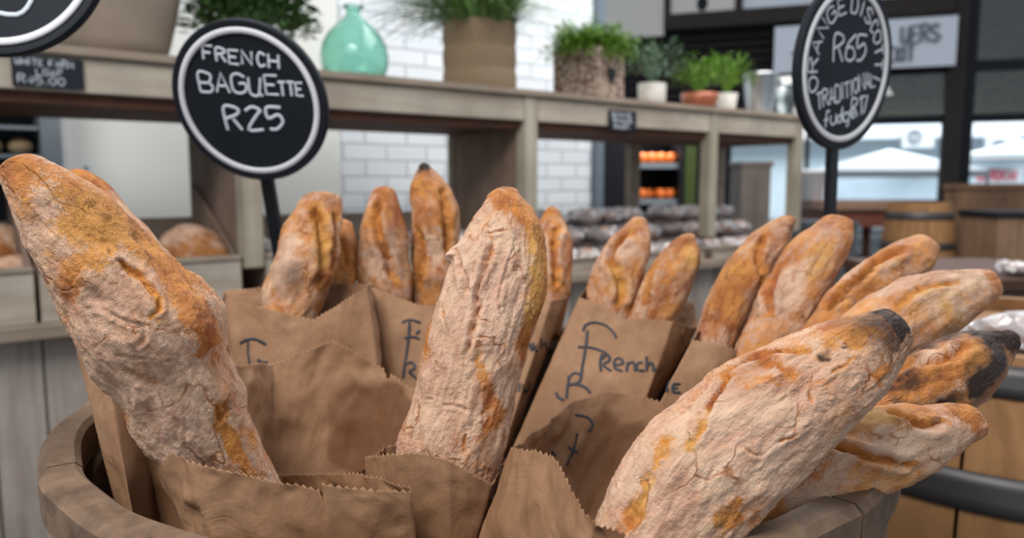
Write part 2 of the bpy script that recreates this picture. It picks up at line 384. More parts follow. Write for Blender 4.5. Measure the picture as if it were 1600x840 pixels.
# ---------------------------------------------------------------- glass shop front and the yard outside
def kpx(px, m=0.0):
    x = (px-800)/FPX/.994; bx = F0.x+m*FN.x; by = F0.y+m*FN.y
    return (x*by-bx)/(FE.x-x*FE.y)
def zpx(px, py, m=0.0):
    k = kpx(px, m); Y = F0.y+m*FN.y+k*FE.y; return P(px, py, Y).z
def fbox(mb, pa, pb, z0, z1, m0=-.06, m1=.06): return mb.box(kpx(pa), kpx(pb), m0, m1, z0, z1)
zs, zt, zb2, zb3, zb4 = zpx(1420, 312), zpx(1550, 190), zpx(1550, 177), zpx(1550, 110), zpx(1550, 93)
struct('trim_3', fbox(MB(MF), 1459, 1486, 0, 4.2, -.16, .1), M['brownframe'])
struct('trim_4', fbox(MB(MF), 1486.5, 1503, 0, 4.2, -.1, .1), M['darkframe'])
for i, (a, b) in enumerate(((1257, 1458), (1504, 1760))):
    f = MB(MF); fbox(f, a, b, zt, zb2); fbox(f, a, b, zb3, zb4); fbox(f, a, b, zs-.12, zs); fbox(f, a, b, 3.5, 3.65); fbox(f, a, b, 0, .12)
    wn = struct('window_%d' % (i+1), f, M['darkframe'])
    g = MB(MF)
    for z0, z1 in ((zs, zt), (zb2, zb3), (zb4, 3.5), (.12, zs-.12)): g.box(kpx(a), kpx(b), -.004, .004, z0, z1)
    build('window_glass', g, M['pane'], wn)
struct('trim_5', fbox(MB(MF), 1250, 1257, 0, 4.2), M['brownframe'])
zbm0 = zpx(1150, 46); zbm1 = zpx(1150, 22)
struct('trim_6', MB(MF).box(kpx(1036), kpx(1458), -.35, -.10, zbm0, zbm1), M['brownframe'])
up = MB(MF).box(kpx(938), kpx(1034), -.3, -.2, zpx(990, 64), 4.2); struct('wall_front', up, M['cream'])
hp = tag(build('trim_7', MB(MF).box(kpx(1044), kpx(1138), -.3, -.2, zbm1, 4.2), M['cream']), kind='structure')
c0 = (kpx(1090)+0, -.3, zpx(1090, 13)); mb = MB(MF); mb.add([(c0[0]+.075*math.cos(a*PI/8), -.304, c0[2]+.10*math.sin(a*PI/8)) for a in range(16)], [tuple(range(16))])
build('round_vent', mb, M['darkframe'], hp)
struct('trim_8', MB(MF).box(kpx(1034.5), kpx(1043.5), -.33, -.1, zbm1, 4.2), M['brownframe'])
struct('trim_9', MB(MF).box(kpx(1138.5), kpx(1149), -.33, -.1, zbm1, 4.2), M['brownframe'])
struct('wall_upper', MB(MF).box(kpx(1149.5), kpx(1456), -.28, -.2, zbm1, 4.2), M['signwhite'])
dk = MB(MF); dk.box(kpx(925), kpx(1134), .3, .4, 0, zbm0+.5)  # near-black sheet: the shade of the open interior put in as colour
dk.box(kpx(1134), kpx(1249), .3, .4, zpx(1180, 170), zbm0+.5)
dw = tag(build('wall_interior_shade', dk, M['darkframe']), kind='structure')
sl = MB(MF)
for i in range(8): sl.box(kpx(975), kpx(1192), .18, .28, zpx(1080, 150)+i*.115, zpx(1080, 150)+i*.115+.05)
tag(build('trim_10', sl, M['brownframe']), kind='structure')
# hanging sign board with arrow and lettering
FONT = {
'A': '00 26 40|12 32', 'B': '00 06 36 45 33 03|33 42 41 30 00', 'C': '45 26 14 12 20 41', 'D': '00 06 36 44 42 30 00', 'E': '46 06 00 40|03 33', 'F': '00 06 46|03 33',
'G': '45 26 05 01 20 41 43 23', 'H': '00 06|40 46|03 43', 'I': '20 26', 'J': '36 31 20 01', 'K': '00 06|46 03 40', 'L': '06 00 40', 'M': '00 06 23 46 40', 'N': '00 06 40 46',
'O': '26 05 02 20 42 45 26', 'R': '00 06 36 45 34 03|23 40', 'S': '45 26 05 04 42 41 20 01', 'T': '06 46|26 20', 'U': '06 01 20 31 46|31 40', 'W': '06 10 23 30 46', 'X': '06 40|00 46',
'a': '33 24 03 01 20 31 34 40', 'c': '44 24 13 11 20 40', 'd': '33 23 02 01 20 31 46 41 50', 'e': '02 42 34 14 02 11 30 41', 'f': '46 26 10|03 33', 'g': '43 24 03 01 20 41 44 4: 2;',
'h': '06 00|02 24 43 40', 'i': '24 20|26 25', 'l': '26 20', 'n': '04 00|02 24 43 40', 'o': '24 02 20 42 24', 'r': '04 00|02 24 34', 't': '26 21 40|04 44', 'u': '04 01 20 41|44 40',
'1': '15 26 20', '2': '05 26 45 34 00 40', '3': '05 26 45 33 41 20 01', '4': '30 36 02 42', '5': '46 06 03 34 42 20 00', '6': '46 14 01 20 41 33 03', '7': '06 46 10', '0': '26 04 02 20 42 44 26', '.': '10 11', '-': '03 33'}
def catmull(pts, n=5):
    if len(pts) < 3: return pts
    out = []
    for i in range(len(pts)-1):
        p0 = pts[max(i-1, 0)]; p1 = pts[i]; p2 = pts[i+1]; p3 = pts[min(i+2, len(pts)-1)]
        for k in range(n):
            t = k/n; out.append(tuple(.5*((2*b)+(-a+c)*t+(2*a-5*b+4*c-d)*t*t+(-a+3*b-3*c+d)*t**3) for a, b, c, d in zip(p0, p1, p2, p3)))
    out.append(tuple(pts[-1])); return out
CURVY = set('BCDGJOSRU0123569acdeghnorutf')
def glyph(ch):
    res = []
    for st in FONT.get(ch, '').split('|'):
        pts = [(int(a[0]), (ord(a[1])-48) if a[1] not in ':;' else {':': -1, ';': -2}[a[1]]) for a in st.split()]
        if len(pts) < 2: continue
        if ch in CURVY and len(pts) > 2:
            pts = catmull(pts, 4)
        res.append(pts)
    return res
def text2d(txt, x, y, w, h, gap=.35, jit=0.0, rot=0.0, rng=None):
    """strokes of a line of writing; each letter w wide and h tall, starting at x,y"""
    out = []; rng = rng or random.Random(len(txt))
    for ch in txt:
        if ch == ' ': x += w*.8; continue
        jy = rng.uniform(-1, 1)*jit*h; js = 1+rng.uniform(-1, 1)*jit
        ww = w*.45 if ch in 'Iil1.' else w
        for st in glyph(ch):
            out.append([(x+(px_/4-(.28 if ch in 'Iil' else 0))*w*js, y+jy+py_/6*h*js) for px_, py_ in st])
        x += ww*js+gap*w
    if rot:
        c, s = math.cos(rot), math.sin(rot); x0, y0 = out[0][0]
        out = [[(x0+(a-x0)*c-(b-y0)*s, y0+(a-x0)*s+(b-y0)*c) for a, b in st] for st in out]
    return out
def strokes(mb, sts, Mx, r, n=6, dz=0.0):
    for st in sts: mb.tube([Mx @ Vector((x, y, dz)) for x, y in st], r, n, flat=(Mx.to_3x3() @ Vector((0, 0, 1))).normalized())
    return mb
ms = -.42
def mfz(px, py): return zpx(px, py, ms)
sg = empty('hanging_sign', MF @ Vector((kpx(1335, ms), ms, mfz(1335, 108))), 'long white hanging sign board with green arrow and grey lettering above the windows', 'sign')
sb = MB(MF).box(kpx(1197, ms), kpx(1473, ms), ms, ms+.05, mfz(1335, 108), mfz(1335, 33)); build('sign_board', sb, M['signwhite'], sg)
ar = MB(MF); za, zb_ = mfz(1240, 104), mfz(1240, 62); zc = (za+zb_)/2
ar.add([(kpx(1221, ms), ms-.012, zc), (kpx(1268, ms), ms-.012, za), (kpx(1268, ms), ms-.012, zb_), (kpx(1221, ms), ms-.001, zc), (kpx(1268, ms), ms-.001, za), (kpx(1268, ms), ms-.001, zb_)], [(0, 1, 2), (3, 5, 4), (0, 3, 4, 1), (1, 4, 5, 2), (2, 5, 3, 0)])
build('arrow', ar, M['green_paint'], sg)
MS_ = MF @ Matrix(((1, 0, 0, 0), (0, 0, 1, ms-.01), (0, 1, 0, 0), (0, 0, 0, 1)))
lt = MB(); k0 = kpx(1392, ms); k1 = kpx(1449, ms); wl = (k1-k0)/5.0
strokes(lt, text2d('UERS', k0-.02, mfz(1420, 66), wl, mfz(1420, 40)-mfz(1420, 66), .3), MS_, .022)
strokes(lt, text2d('EXIT', k0-.18, mfz(1410, 96), wl*.85, mfz(1420, 74)-mfz(1420, 98), .28), MS_, .022)
build('lettering', lt, M['signgrey'], sg)
# yard
yr = MB(MF)
for i in range(26):
    m0 = .5+i*.24; z0 = 3.75-(m0-.5)*.21
    yr.add([(-7, m0, z0), (6, m0, z0), (6, m0+.15, z0-.03), (-7, m0+.15, z0-.03), (-7, m0, z0+.05), (6, m0, z0+.05), (6, m0+.15, z0+.02), (-7, m0+.15, z0+.02)],
           [(0, 3, 2, 1), (4, 5, 6, 7), (0, 1, 5, 4), (1, 2, 6, 5), (2, 3, 7, 6), (3, 0, 4, 7)])
o = empty('slatted_roof', MF @ Vector((0, 3, 2.4)), 'dark slatted veranda roof seen through the upper window panes', 'roof')
build('slats', yr, M['olive'], o)
rp = MB(MF).box(-7, 6, .3, 7, 3.95, 4.0); 
for kk in (-6, -3, 0, 3, 5.5): rp.box(kk, kk+.12, .4, 7, 3.8, 3.95)
build('rafters', rp, M['darkframe'], o)
for kk in (-6.9, 5.8): build('post', MB(MF).box(kk, kk+.1, 6.6, 6.7, 0, 3.9), M['darkframe'], o)
yw = empty('yard_building', MF @ Vector((0, 14, 0)), 'pale blue outbuilding beyond the yard, seen through the glass', 'building')
build('wall', MB(MF).box(-14, 8, 14, 14.2, 0, 2.6), M['outblue'], yw)
rf = MB(MF); rf.add([(-14.3, 13.4, 2.35), (8.3, 13.4, 2.35), (8.3, 16.5, 3.3), (-14.3, 16.5, 3.3), (-14.3, 13.4, 2.45), (8.3, 13.4, 2.45), (8.3, 16.5, 3.4), (-14.3, 16.5, 3.4)], [(0, 3, 2, 1), (4, 5, 6, 7), (0, 1, 5, 4), (1, 2, 6, 5), (2, 3, 7, 6), (3, 0, 4, 7)])
build('roof', rf, M['outwhite'], yw)
def canopy(px, py, hw, hh, m, lab):
    k = kpx(px, m); z1 = zpx(px, py, m); c = empty('market_canopy', MF @ Vector((k, m, 0)), lab, 'canopy', 'market canopies in the yard')
    t = MB(MF); rim = [(k-hw, m-hw*.7, z1-hh), (k+hw, m-hw*.7, z1-hh), (k+hw, m+hw*.7, z1-hh), (k-hw, m+hw*.7, z1-hh)]
    t.add(rim+[(k, m, z1)]+[(a, b, cc-.14) for a, b, cc in rim], [(0, 1, 4), (1, 2, 4), (2, 3, 4), (3, 0, 4), (0, 5, 6, 1), (1, 6, 7, 2), (2, 7, 8, 3), (3, 8, 5, 0)])
    build('cloth', t, M['outwhite'], c)
    for a, b, cc in rim: build('post', MB(MF).box(a-.03, a+.03, b-.03, b+.03, 0, cc-.01), M['outblue'], c)
canopy(1380, 232, 1.7, .5, 7.9, 'white market canopy outside the left window')
canopy(1600, 215, 1.6, .4, 10.6, 'white market canopy outside the right window')
def acunit(px, py, m, sc, lab):
    k = kpx(px, m); z = zpx(px, py, m); c = empty('wall_unit', MF @ Vector((k, m, z-.3*sc)), lab, 'air conditioner', 'white units beyond the windows')
    build('casing', MB(MF).box(k-.4*sc, k+.4*sc, m-.15, m+.15, z-.3*sc, z+.3*sc), M['outwhite'], c)
    g = MB(MF); 
    for j in range(3): g.tube([(k-.1*sc+(.07+.06*j)*sc*math.cos(a*PI/10), m-.165, z+(.07+.06*j)*sc*math.sin(a*PI/10)) for a in range(21)], .012, 5)
    build('fan_grille', g, M['signgrey'], c)
acunit(1422, 214, 13.2, 1.0, 'white air conditioner box outside, right half of the left window')
acunit(1552, 230, 13.2, 1.0, 'white air conditioner box outside, beyond the right window')
rs = empty('yard_sign', MF @ Vector((kpx(1550, 13.5), 13.5, zpx(1550, 290, 13.5))), 'white yard sign with red lettering, outside the right window', 'sign')
k0, k1 = kpx(1512, 13.5), kpx(1588, 13.5); z0, z1 = zpx(1550, 286, 13.5), zpx(1550, 262, 13.5)
build('sign_board', MB(MF).box(k0, k1, 13.5, 13.54, z0, z1), M['outwhite'], rs)
MR_ = MF @ Matrix(((1, 0, 0, 0), (0, 0, 1, 13.48), (0, 1, 0, 0), (0, 0, 0, 1)))
build('lettering', strokes(MB(), text2d('BERGKAI', k0+.1, z0+.1, (k1-k0)/11, (z1-z0)*.6, .35), MR_, .035), M['red_paint'], rs)
for kk in (k0+.1, k1-.1): build('post', MB(MF).box(kk-.03, kk+.03, 13.56, 13.6, 0, z1), M['signgrey'], rs)

# ---------------------------------------------------------------- hall furniture beyond the display
def W(px, Y): return P(px, 300, Y).x
# side table
Yt = 6.0; xa, xb = W(1262, Yt), W(1392, Yt); zt_ = P(1330, 313, Yt).z
t = empty('side_table', ((xa+xb)/2, Yt, 0), 'long reddish brown table in front of the left window', 'table')
build('tabletop', MB().box(xa, xb, Yt-.3, Yt+.3, zt_-.07, zt_, bev=.01), plain('table_top', (.26, .15, .10), .4), t)
build('apron', MB().box(xa+.04, xb-.04, Yt-.26, Yt+.26, zt_-.19, zt_-.071), plain('red_brown', (.16, .05, .03), .5), t)
for x in (xa+.06, xb-.08):
    for y in (Yt-.24, Yt+.2): build('leg', MB().lathe([(.001, 0), (.035, 0), (.03, .25), (.04, .4), (.03, .6), (.04, zt_-.20), (.001, zt_-.2)], 12, T((x, y, 0))), bpy.data.materials['red_brown'], t, True)
def plastic_tub(px, py, Y, w_, h_, lab, z):
    x = W(px, Y); o = build('storage_tub', MB().lathe([(.001, 0), (w_*.42, 0), (w_*.5, h_), (w_*.53, h_), (w_*.53, h_-.02), (w_*.47, h_-.03), (w_*.40, .02), (.001, .02)], 20, T((x, Y, z))), M['outwhite'], None, True)
    tag(o, lab, 'tub')
plastic_tub(1268, 0, 6.0, .2, .24, 'white plastic tub on the left end of the brown side table', zt_+.001)
# dark chair-height cabinet under/next to the table
def cabinet(name, lab, cat, px0, px1, pyt, Y, dep, mat, planks=True, trimm=None, zb=0):
    x0, x1 = W(px0, Y), W(px1, Y); z1 = P((px0+px1)/2, pyt, Y).z
    c = empty(name, ((x0+x1)/2, Y+dep/2, zb), lab, cat)
    b = MB(); n = max(2, int((x1-x0)/.12)); 
    for i in range(n): b.box(x0+(x1-x0)*i/n+.002, x0+(x1-x0)*(i+1)/n-.002, Y, Y+.02, zb+.03, z1-.04)
    b.box(x0, x0+.02, Y+.021, Y+dep, zb, z1-.04); b.box(x1-.02, x1, Y+.021, Y+dep, zb, z1-.04); b.box(x0, x1, Y+dep+.001, Y+dep+.02, zb, z1-.04); b.box(x0, x1, Y+.021, Y+dep, zb, zb+.03)
    build('body', b, mat, c); build('top', MB().box(x0-.015, x1+.015, Y-.015, Y+dep+.02, z1-.039, z1, bev=.004), trimm or mat, c); return c
cabinet('wooden_counter', 'tall brown plank counter under the right window', 'counter', 1493, 1700, 287, 5.6, .12, M['cratewood'])
cabinet('plank_crate', 'lighter brown plank crate in front of the tall plank counter', 'crate', 1562, 1700, 331, 4.9, .4, wood('crate_light', (.2, .11, .06), (.34, .20, .12), (1, 1, .1), 20), trimm=M['darkframe'])
cabinet('dark_cabinet', 'low dark grey cabinet below the brown side table', 'cabinet', 1262, 1342, 346, 5.0, .3, plain('slate_cabinet', (.05, .055, .06), .5))
tb = cabinet('dark_table', 'dark reddish brown counter beside the large oak barrel', 'counter', 1478, 1760, 436, 2.5, .7, M['darkbrown'], trimm=plain('worn_top', (.075, .038, .026), .6, spec=.2))
def barrel(name, lab, loc, H, rh, rb, n=24, hoops=((.09, .05), (.30, .05), (.70, .05), (.91, .05)), mat=None, grp=None):
    c = empty(name, loc, lab, 'barrel', grp); Mx = T(loc)
    prof = lambda u: rh+(rb-rh)*(1-(2*u-1)**2)
    b = MB()
    for i in range(n):
        a0, a1 = 2*PI*(i+.025)/n, 2*PI*(i+.975)/n; rows = 13; vs = []; m = 4
        for j in range(rows):
            u = j/(rows-1); r = prof(u)
            for k in range(m):
                a = a0+(a1-a0)*k/(m-1); vs.append((r*math.cos(a), r*math.sin(a), u*H))
            for k in range(m):
                a = a1+(a0-a1)*k/(m-1); vs.append(((r-.028)*math.cos(a), (r-.028)*math.sin(a), u*H))
        fs = []; q = 2*m
        for j in range(rows-1):
            for k in range(q): fs.append((j*q+k, j*q+(k+1) % q, (j+1)*q+(k+1) % q, (j+1)*q+k))
        fs.append(tuple(range(q-1, -1, -1))); fs.append(tuple((rows-1)*q+k for k in range(q)))
        b.add(vs, fs, Mx)
    build('staves', b, mat or M['barrelwood'], c)
    hd = MB().lathe([(.0001, H-.045), (rh-.03, H-.045), (rh-.03, H-.025), (.0001, H-.025)], 40, Mx); build('head', hd, mat or M['barrelwood'], c)
    for u, hw in hoops:
        h = MB(); pr = []
        for k in range(4): uu = u+(k/3-.5)*hw/H; pr.append((prof(min(max(uu, 0), 1))+.005, uu*H))
        pr += [(r-.004, z) for r, z in pr[::-1]]
        h.lathe(pr, 56, Mx, True); build('hoop', h, M['hoop'], c, True)
    return c
cb = barrel('wine_barrel', 'wine barrel between the brown side table and the plank counter', (W(1438, 5.3), 5.3, 0), P(1442, 316, 5.3).z, .195, .235)
BB = (0.82, 1.24, 0)
big = barrel('wine_barrel', 'large oak barrel with dark steel hoops at the lower right', BB, .875, .315, .375, 22, ((.05, .045), (.17, .04), (.32, .045), (.515, .07), (.635, .052), (.80, .05), (.965, .04)))
# display fridge with orange goods
Yf = 5.0; x0, x1 = W(982, Yf), W(1062, Yf); zt = P(1020, 205, Yf).z
fr = empty('display_fridge', ((x0+x1)/2, Yf+.3, 0), 'black display fridge with shelves of orange goods behind the bread rack', 'fridge')
b = MB(); b.box(x0-.22, x0, Yf, Yf+.6, 0, zt+.1); b.box(x1, x1+.03, Yf, Yf+.6, 0, zt+.1); b.box(x0, x1, Yf+.57, Yf+.6, 0, zt+.1); b.box(x0, x1, Yf, Yf+.57, zt+.02, zt+.1); b.box(x0, x1, Yf, Yf+.57, 0, .55)
build('cabinet_body', b, M['black'], fr)
zsh = [P(1020, y, Yf).z for y in (361, 311, 254)]
for z in zsh: build('shelf', MB().box(x0+.002, x1-.002, Yf+.05, Yf+.55, z-.035, z), M['steel'], fr)
build('trim_strip', MB().box(x1+.031, x1+.10, Yf-.01, Yf+.05, 0, zt+.1), M['darkgreen'], fr)
lamp = bpy.data.lights.new('fridge_lamp', 'AREA'); lamp.energy = 1.3; lamp.size = .25; lo = bpy.data.objects.new('fridge_lamp', lamp); COL.objects.link(lo); lo.location = ((x0+x1)/2, Yf+.12, zt+.0)
proto = None
def sphere(r, n=14, m=8, sq=1.0): return [(max(1e-4, r*math.sin(PI*j/m)), r*sq*(1-math.cos(PI*j/m))) for j in range(m+1)]
cnt = 0
for zi, z in enumerate(zsh):
    for r_ in range(2):
        for c_ in range(5 if zi < 2 else 5):
            rr = .034; x = x0+.04+c_*(x1-x0-.08)/4+R_()*.004; y = Yf+.11+r_*.09
            if R_() < .12: continue
            if proto is None:
                proto = build('orange', MB().lathe(sphere(rr), 14), M['orange'], None, True, local=True); o = proto
            else: o = proto.copy(); COL.objects.link(o)
            o.location = (x, y, z+.0005)
            tag(o, 'bright orange fruit on the %s shelf of the black display fridge' % ('lowest', 'middle', 'top')[zi], 'fruit', 'orange fruit on the %s fridge shelf' % ('lowest', 'middle', 'top')[zi])
# grey brown cupboard seen between the rack posts
cabinet('wooden_screen', 'grey brown wooden cupboard seen between the right rack posts', 'cupboard', 1158, 1204, 252, 6.2, .3, wood('screen_wood', (.15, .12, .10), (.25, .205, .18), (1, 1, .2), 14))

# ---------------------------------------------------------------- bread oven at far left
s0, s1 = -1.1, s_at(74, .85); sw = s_at(106, .85)
ov = empty('bread_oven', L((s0+s1)/2, 1.0, 0), 'steel deck oven with dark interior and trays at far left', 'oven')
b = MB(ML); b.box(s1, sw, .8, WT-.06, 0, 2.6); b.box(s0-.05, s0, .8, WT-.06, 0, 2.6); b.box(s0, s1, WT-.09, WT-.06, 0, 2.6); b.box(s0, s1, .8, WT-.1, 0, .9); b.box(s0, s1, .8, WT-.1, P(30, 140, 2.4).z, 2.6)
build('cabinet_body', b, M['steel'], ov)
build('interior', MB(ML).box(s0+.002, s1-.002, WT-.12, WT-.091, .91, 1.38), M['black'], ov)
tz = [P(30, y, 2.35).z for y in (238, 190)]
for z in tz: build('tray', MB(ML).box(s0+.004, s1-.004, .80, WT-.13, z-.012, z), M['steel'], ov)
rp0 = None
for j in range(9):
    s = s1-.05-j*.085
    if rp0 is None: rp0 = o = build('bread_roll', MB().lathe([(r, z) for r, z in sphere(.038, sq=.75)], 14), plain('pale_roll', (.42, .30, .17), .7), None, True, local=True)
    else: o = rp0.copy(); COL.objects.link(o)
    o.location = L(s, .88, tz[0]+.0005); tag(o, 'pale bread roll on the tray of the steel oven', 'bread roll', 'rolls on the oven tray')

# ---------------------------------------------------------------- bread display rack
ZS = 1.425
POST = [-.46, s_at(397, 0), s_at(828, 0), s_at(1108, 0), s_at(1240, 0)]
rk = empty('display_rack', L(1.4, .25, 0), 'long weathered white wooden display rack with plants on its top shelf', 'display rack')
SE = POST[-1]+.03
build('top_board', MB(ML).box(-.8, SE+.03, -.02, .52, ZS-.022, ZS, bev=.003), M['greywood_h'], rk)
fbb = MB(ML); prev = -.8
for p in POST[1:]:
    fbb.box(prev, p-.03, -.005, .02, ZS-.108, ZS-.023, bev=.002); prev = p+.03
build('face_board', fbb, M['whitewood_h'], rk)
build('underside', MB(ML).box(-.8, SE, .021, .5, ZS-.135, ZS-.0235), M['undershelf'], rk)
for i, p in enumerate(POST):
    build('post', MB(ML).box(p-.029, p+.029, -.008, .045, .86 if i else .95, ZS-.0225, bev=.003), M['postwood'], rk)
    build('back_post', MB(ML).box(p-.029, p+.029, .45, .50, .86, ZS-.136, bev=.003), M['greywood_h'], rk)
    if i in (1, 2): build('side_panel', MB(ML).box(p-.025, p-.003, .046, .449, .86, ZS-.136), M['panelwood'], rk)
# counter below
cl = MB(ML); s = -.8; i = 0
while s < SE-.05:
    cl.box(s, s+.105, .012, .03, .02, .735, bev=.003); s += .109
build('front_cladding', cl, M['whitewood'], rk)
zl = P(0, 515, 1.76).z; ze = P(60, 531, 1.80).z
build('ledge', MB(ML).box(-.8, SE, -.055, .03, zl-.032, zl, bev=.004), M['greywood_h'], rk)
build('deck', MB(ML).box(-.8, SE, .031, .55, zl-.05, zl-.02), M['greywood_h'], rk)
build('back_cladding', MB(ML).box(-.8, SE, .551, .57, .02, zl), M['whitewood'], rk)
# crates
def crate(s0, s1, lab, hi=True, zf=.885, zbk=.99):
    z0 = zl+.001
    c = empty('bread_crate', L((s0+s1)/2, .27, z0), lab, 'crate', 'bread crates along the rack')
    build('front_board', MB(ML).box(s0, s1, .0, .016, z0, zf, bev=.002), M['whitewood_h'], c)
    build('rim_strip', MB(ML).box(s0, s1, -.006, .02, zf+.0005, zf+.014, bev=.002), M['greywood_h'], c)
    build('back_board', MB(ML).box(s0, s1, .43, .446, z0, zbk), M['greywood_h'], c)
    build('bottom_board', MB(ML).box(s0+.013, s1-.013, .017, .429, z0, z0+.012), M['greywood_h'], c)
    for sa in (s0, s1-.012):
        b = MB(ML); zb = 1.10 if hi else zf+.05
        b.add([(sa, .0165, z0), (sa+.012, .0165, z0), (sa+.012, .429, z0), (sa, .429, z0), (sa, .0165, zf), (sa+.012, .0165, zf), (sa+.012, .429, zb), (sa, .429, zb)], [(0, 3, 2, 1), (4, 5, 6, 7), (0, 1, 5, 4), (1, 2, 6, 5), (2, 3, 7, 6), (3, 0, 4, 7)])
        build('side_board', b, M['panelwood'], c)
    return c
crate(-.75, -.45, 'bread crate at the far left end of the rack'); crate(-.44, s_at(52, .0), 'sloped-sided bread crate left of the crate under the round French baguette sign')
cB0, cB1 = s_at(60, 0), POST[1]-.035
crate(cB0, cB1, 'sloped-sided bread crate under the round French baguette sign, one round loaf showing')

# ---------------------------------------------------------------- breads
def loaf_mesh(lx, ly, lz, seed, lump=.12, n=40, m=22, flatb=.35):
    th = np.linspace(0, 2*PI, n, endpoint=False); ph = np.linspace(.02, PI-.02, m)
    TH, PH = np.meshgrid(th, ph, indexing='ij'); x = np.sin(PH)*np.cos(TH); y = np.sin(PH)*np.sin(TH); z = np.cos(PH)
    D = np.stack([x, y, z], -1).reshape(-1, 3); r = 1+lump*fbm(D, 1.6, seed, 3)
    V = D*r[:, None]*np.array([lx, ly, lz])/2; V[:, 2] = np.where(V[:, 2] < 0, V[:, 2]*flatb*2, V[:, 2]); V[:, 2] -= V[:, 2].min()
    F = []
    for i in range(n):
        for j in range(m-1): F.append((i*m+j, i*m+j+1, ((i+1) % n)*m+j+1, ((i+1) % n)*m+j))
    F.append(tuple(i*m for i in range(n))[::1]); F.append(tuple(i*m+m-1 for i in range(n))[::-1])
    z_ = np.zeros(len(V)); pw = smooth(.2, .9, D[:, 2]+.3*fbm(D, 3, seed+3))
    return V, F, dict(ax=V*1.0+seed, bare=z_+.25, burn=z_, pale=z_, powder=pw)
loafset = []
def loaf(px, py, t, size, seed, lab, grp=None, z=None, rz=0.0, mat='bread_loaf', wrap=False):
    s = s_at(px, t); z = z if z is not None else .79
    if wrap:
        c = empty('wrapped_loaf', L(s, t, z), lab, 'bread', grp); c.rotation_euler.z = rz
        V, F, A = loaf_mesh(*size, seed); o = build('loaf', (V, F), M[mat], c, True, True, A)
        V2, F2, A2 = loaf_mesh(size[0]*1.25, size[1]*1.22, size[2]*1.12, seed+50, .2, 22, 12); V2[:, 2] += -.001
        V2 += .006*np.stack([fbm(V2, 45, seed+k, 2) for k in range(3)], 1); V2[:, 2] -= V2[:, 2].min()
        o.location.z = .006
        build('wrapper', (V2, F2), M['film'], c, False, True)
        return c
    V, F, A = loaf_mesh(*size, seed); o = build('round_loaf', (V, F), M[mat], None, True, True, A)
    o.location = L(s, t, z); o.rotation_euler.z = rz; return tag(o, lab, 'bread', grp)
zc_ = zl+.014
loaf(302, 0, .17, (.24, .20, .235), 3, 'brown round loaf in the crate under the round French baguette sign', z=zc_)
loaf(212, 0, .27, (.22, .16, .17), 4, 'dusted loaf behind the large leaning left baguette', z=zc_)
loaf(6, 0, .12, (.19, .18, .17), 5, 'brown loaf at the left edge, front of its crate', z=zc_)
loaf(-8, 0, .32, (.2, .17, .25), 6, 'brown loaf at the left edge, behind the front loaf', z=zc_)
loaf(-118, 0, .2, (.17, .18, .2), 8, 'brown loaf beyond the left edge crate', z=zc_)
# crates to the right of the first post
bays = [(POST[1]+.035, 1.08), (1.09, POST[2]-.035), (POST[2]+.035, POST[2]+.5), (POST[2]+.51, POST[3]-.035), (POST[3]+.035, SE-.07)]
labs = ['bread crate right of the round French baguette sign, behind the back row of baguettes', 'bread crate left of the middle rack post', 'crate of wrapped goods right of the middle rack post', 'crate of wrapped goods left of the pale right-hand rack post', 'crate of wrapped goods at the right end of the rack']
for q, ((a, b), lab) in enumerate(zip(bays, labs)): crate(a, b, lab, False, .885 if q < 2 else .80, .99 if q < 2 else .93)
k = 0
for a, b in bays[:2]:
    for sx in np.arange(a+.10, b-.06, .155):
        for t in (.13, .33):
            s = sx+R_()*.01; k += 1
            c = loaf(800, 0, 0, (.135, .15, .13+R_()*.03), 20+k, 'small wrapped brown loaf in the crates behind the back row of baguettes', 'wrapped loaves behind the baguettes', z=zc_, wrap=True)
            c.location = L(s, t, zc_)
wsrc = []
for a, b in bays[2:]:
    for lay in (0, 1, 2):
        for sx in np.arange(a+.07, b-.05, .125):
            for t in (.085, .20, .31, .385):
                if lay > (0, 1, 2, 2)[(.085, .20, .31, .385).index(t)]: continue
                if len(wsrc) < 4:
                    c = loaf(800, 0, 0, (.105, .10, .065), 40+len(wsrc), 'small bun in shiny clear wrap heaped in the crates at the right of the rack', 'buns in shiny clear wrap heaped in the right crates', z=zc_, wrap=True)
                    wsrc.append(c)
                else: c = copy_tree(random.choice(wsrc))
                c.location = L(sx+R_()*.015, t, zc_+lay*.072); c.rotation_euler.z = R_()*6

# ---------------------------------------------------------------- plants and vessels on the rack
def on_shelf(px, t): s = s_at(px, t); return L(s, t, ZS+.0006), (L(s, t, 0)).y
def hpx(px_h, Y): return px_h/FPX*Y
def leafy(mb, base, rx, rz, n, ls, rng, droop=.2, mat=None):
    for i in range(n):
        a = rng.uniform(0, 2*PI); e = rng.uniform(-.25, 1.0); r = rng.uniform(.35, 1.0)
        p = base+Vector((rx*r*math.cos(a)*math.cos(e), rx*r*math.sin(a)*math.cos(e), rz*(.35+r*math.sin(e)*.65)))
        d = Vector((math.cos(a), math.sin(a), rng.uniform(-.5, .9)))+Vector((rng.uniform(-.6, .6), rng.uniform(-.6, .6), 0))
        mb.leaf(p, d, ls*rng.uniform(.6, 1.2), ls*rng.uniform(.35, .6))
    for i in range(max(8, n//25)):
        a = rng.uniform(0, 2*PI); r = rng.uniform(.1, .9)
        q = base+Vector((rx*r*math.cos(a), rx*r*math.sin(a), rz*rng.uniform(.3, .9)))
        mb.tube([base-Vector((0, 0, .01)), base+(q-base)*.5+Vector((0, 0, rz*.12)), q], .0022, 4)
    return mb
rng = random.Random(3)
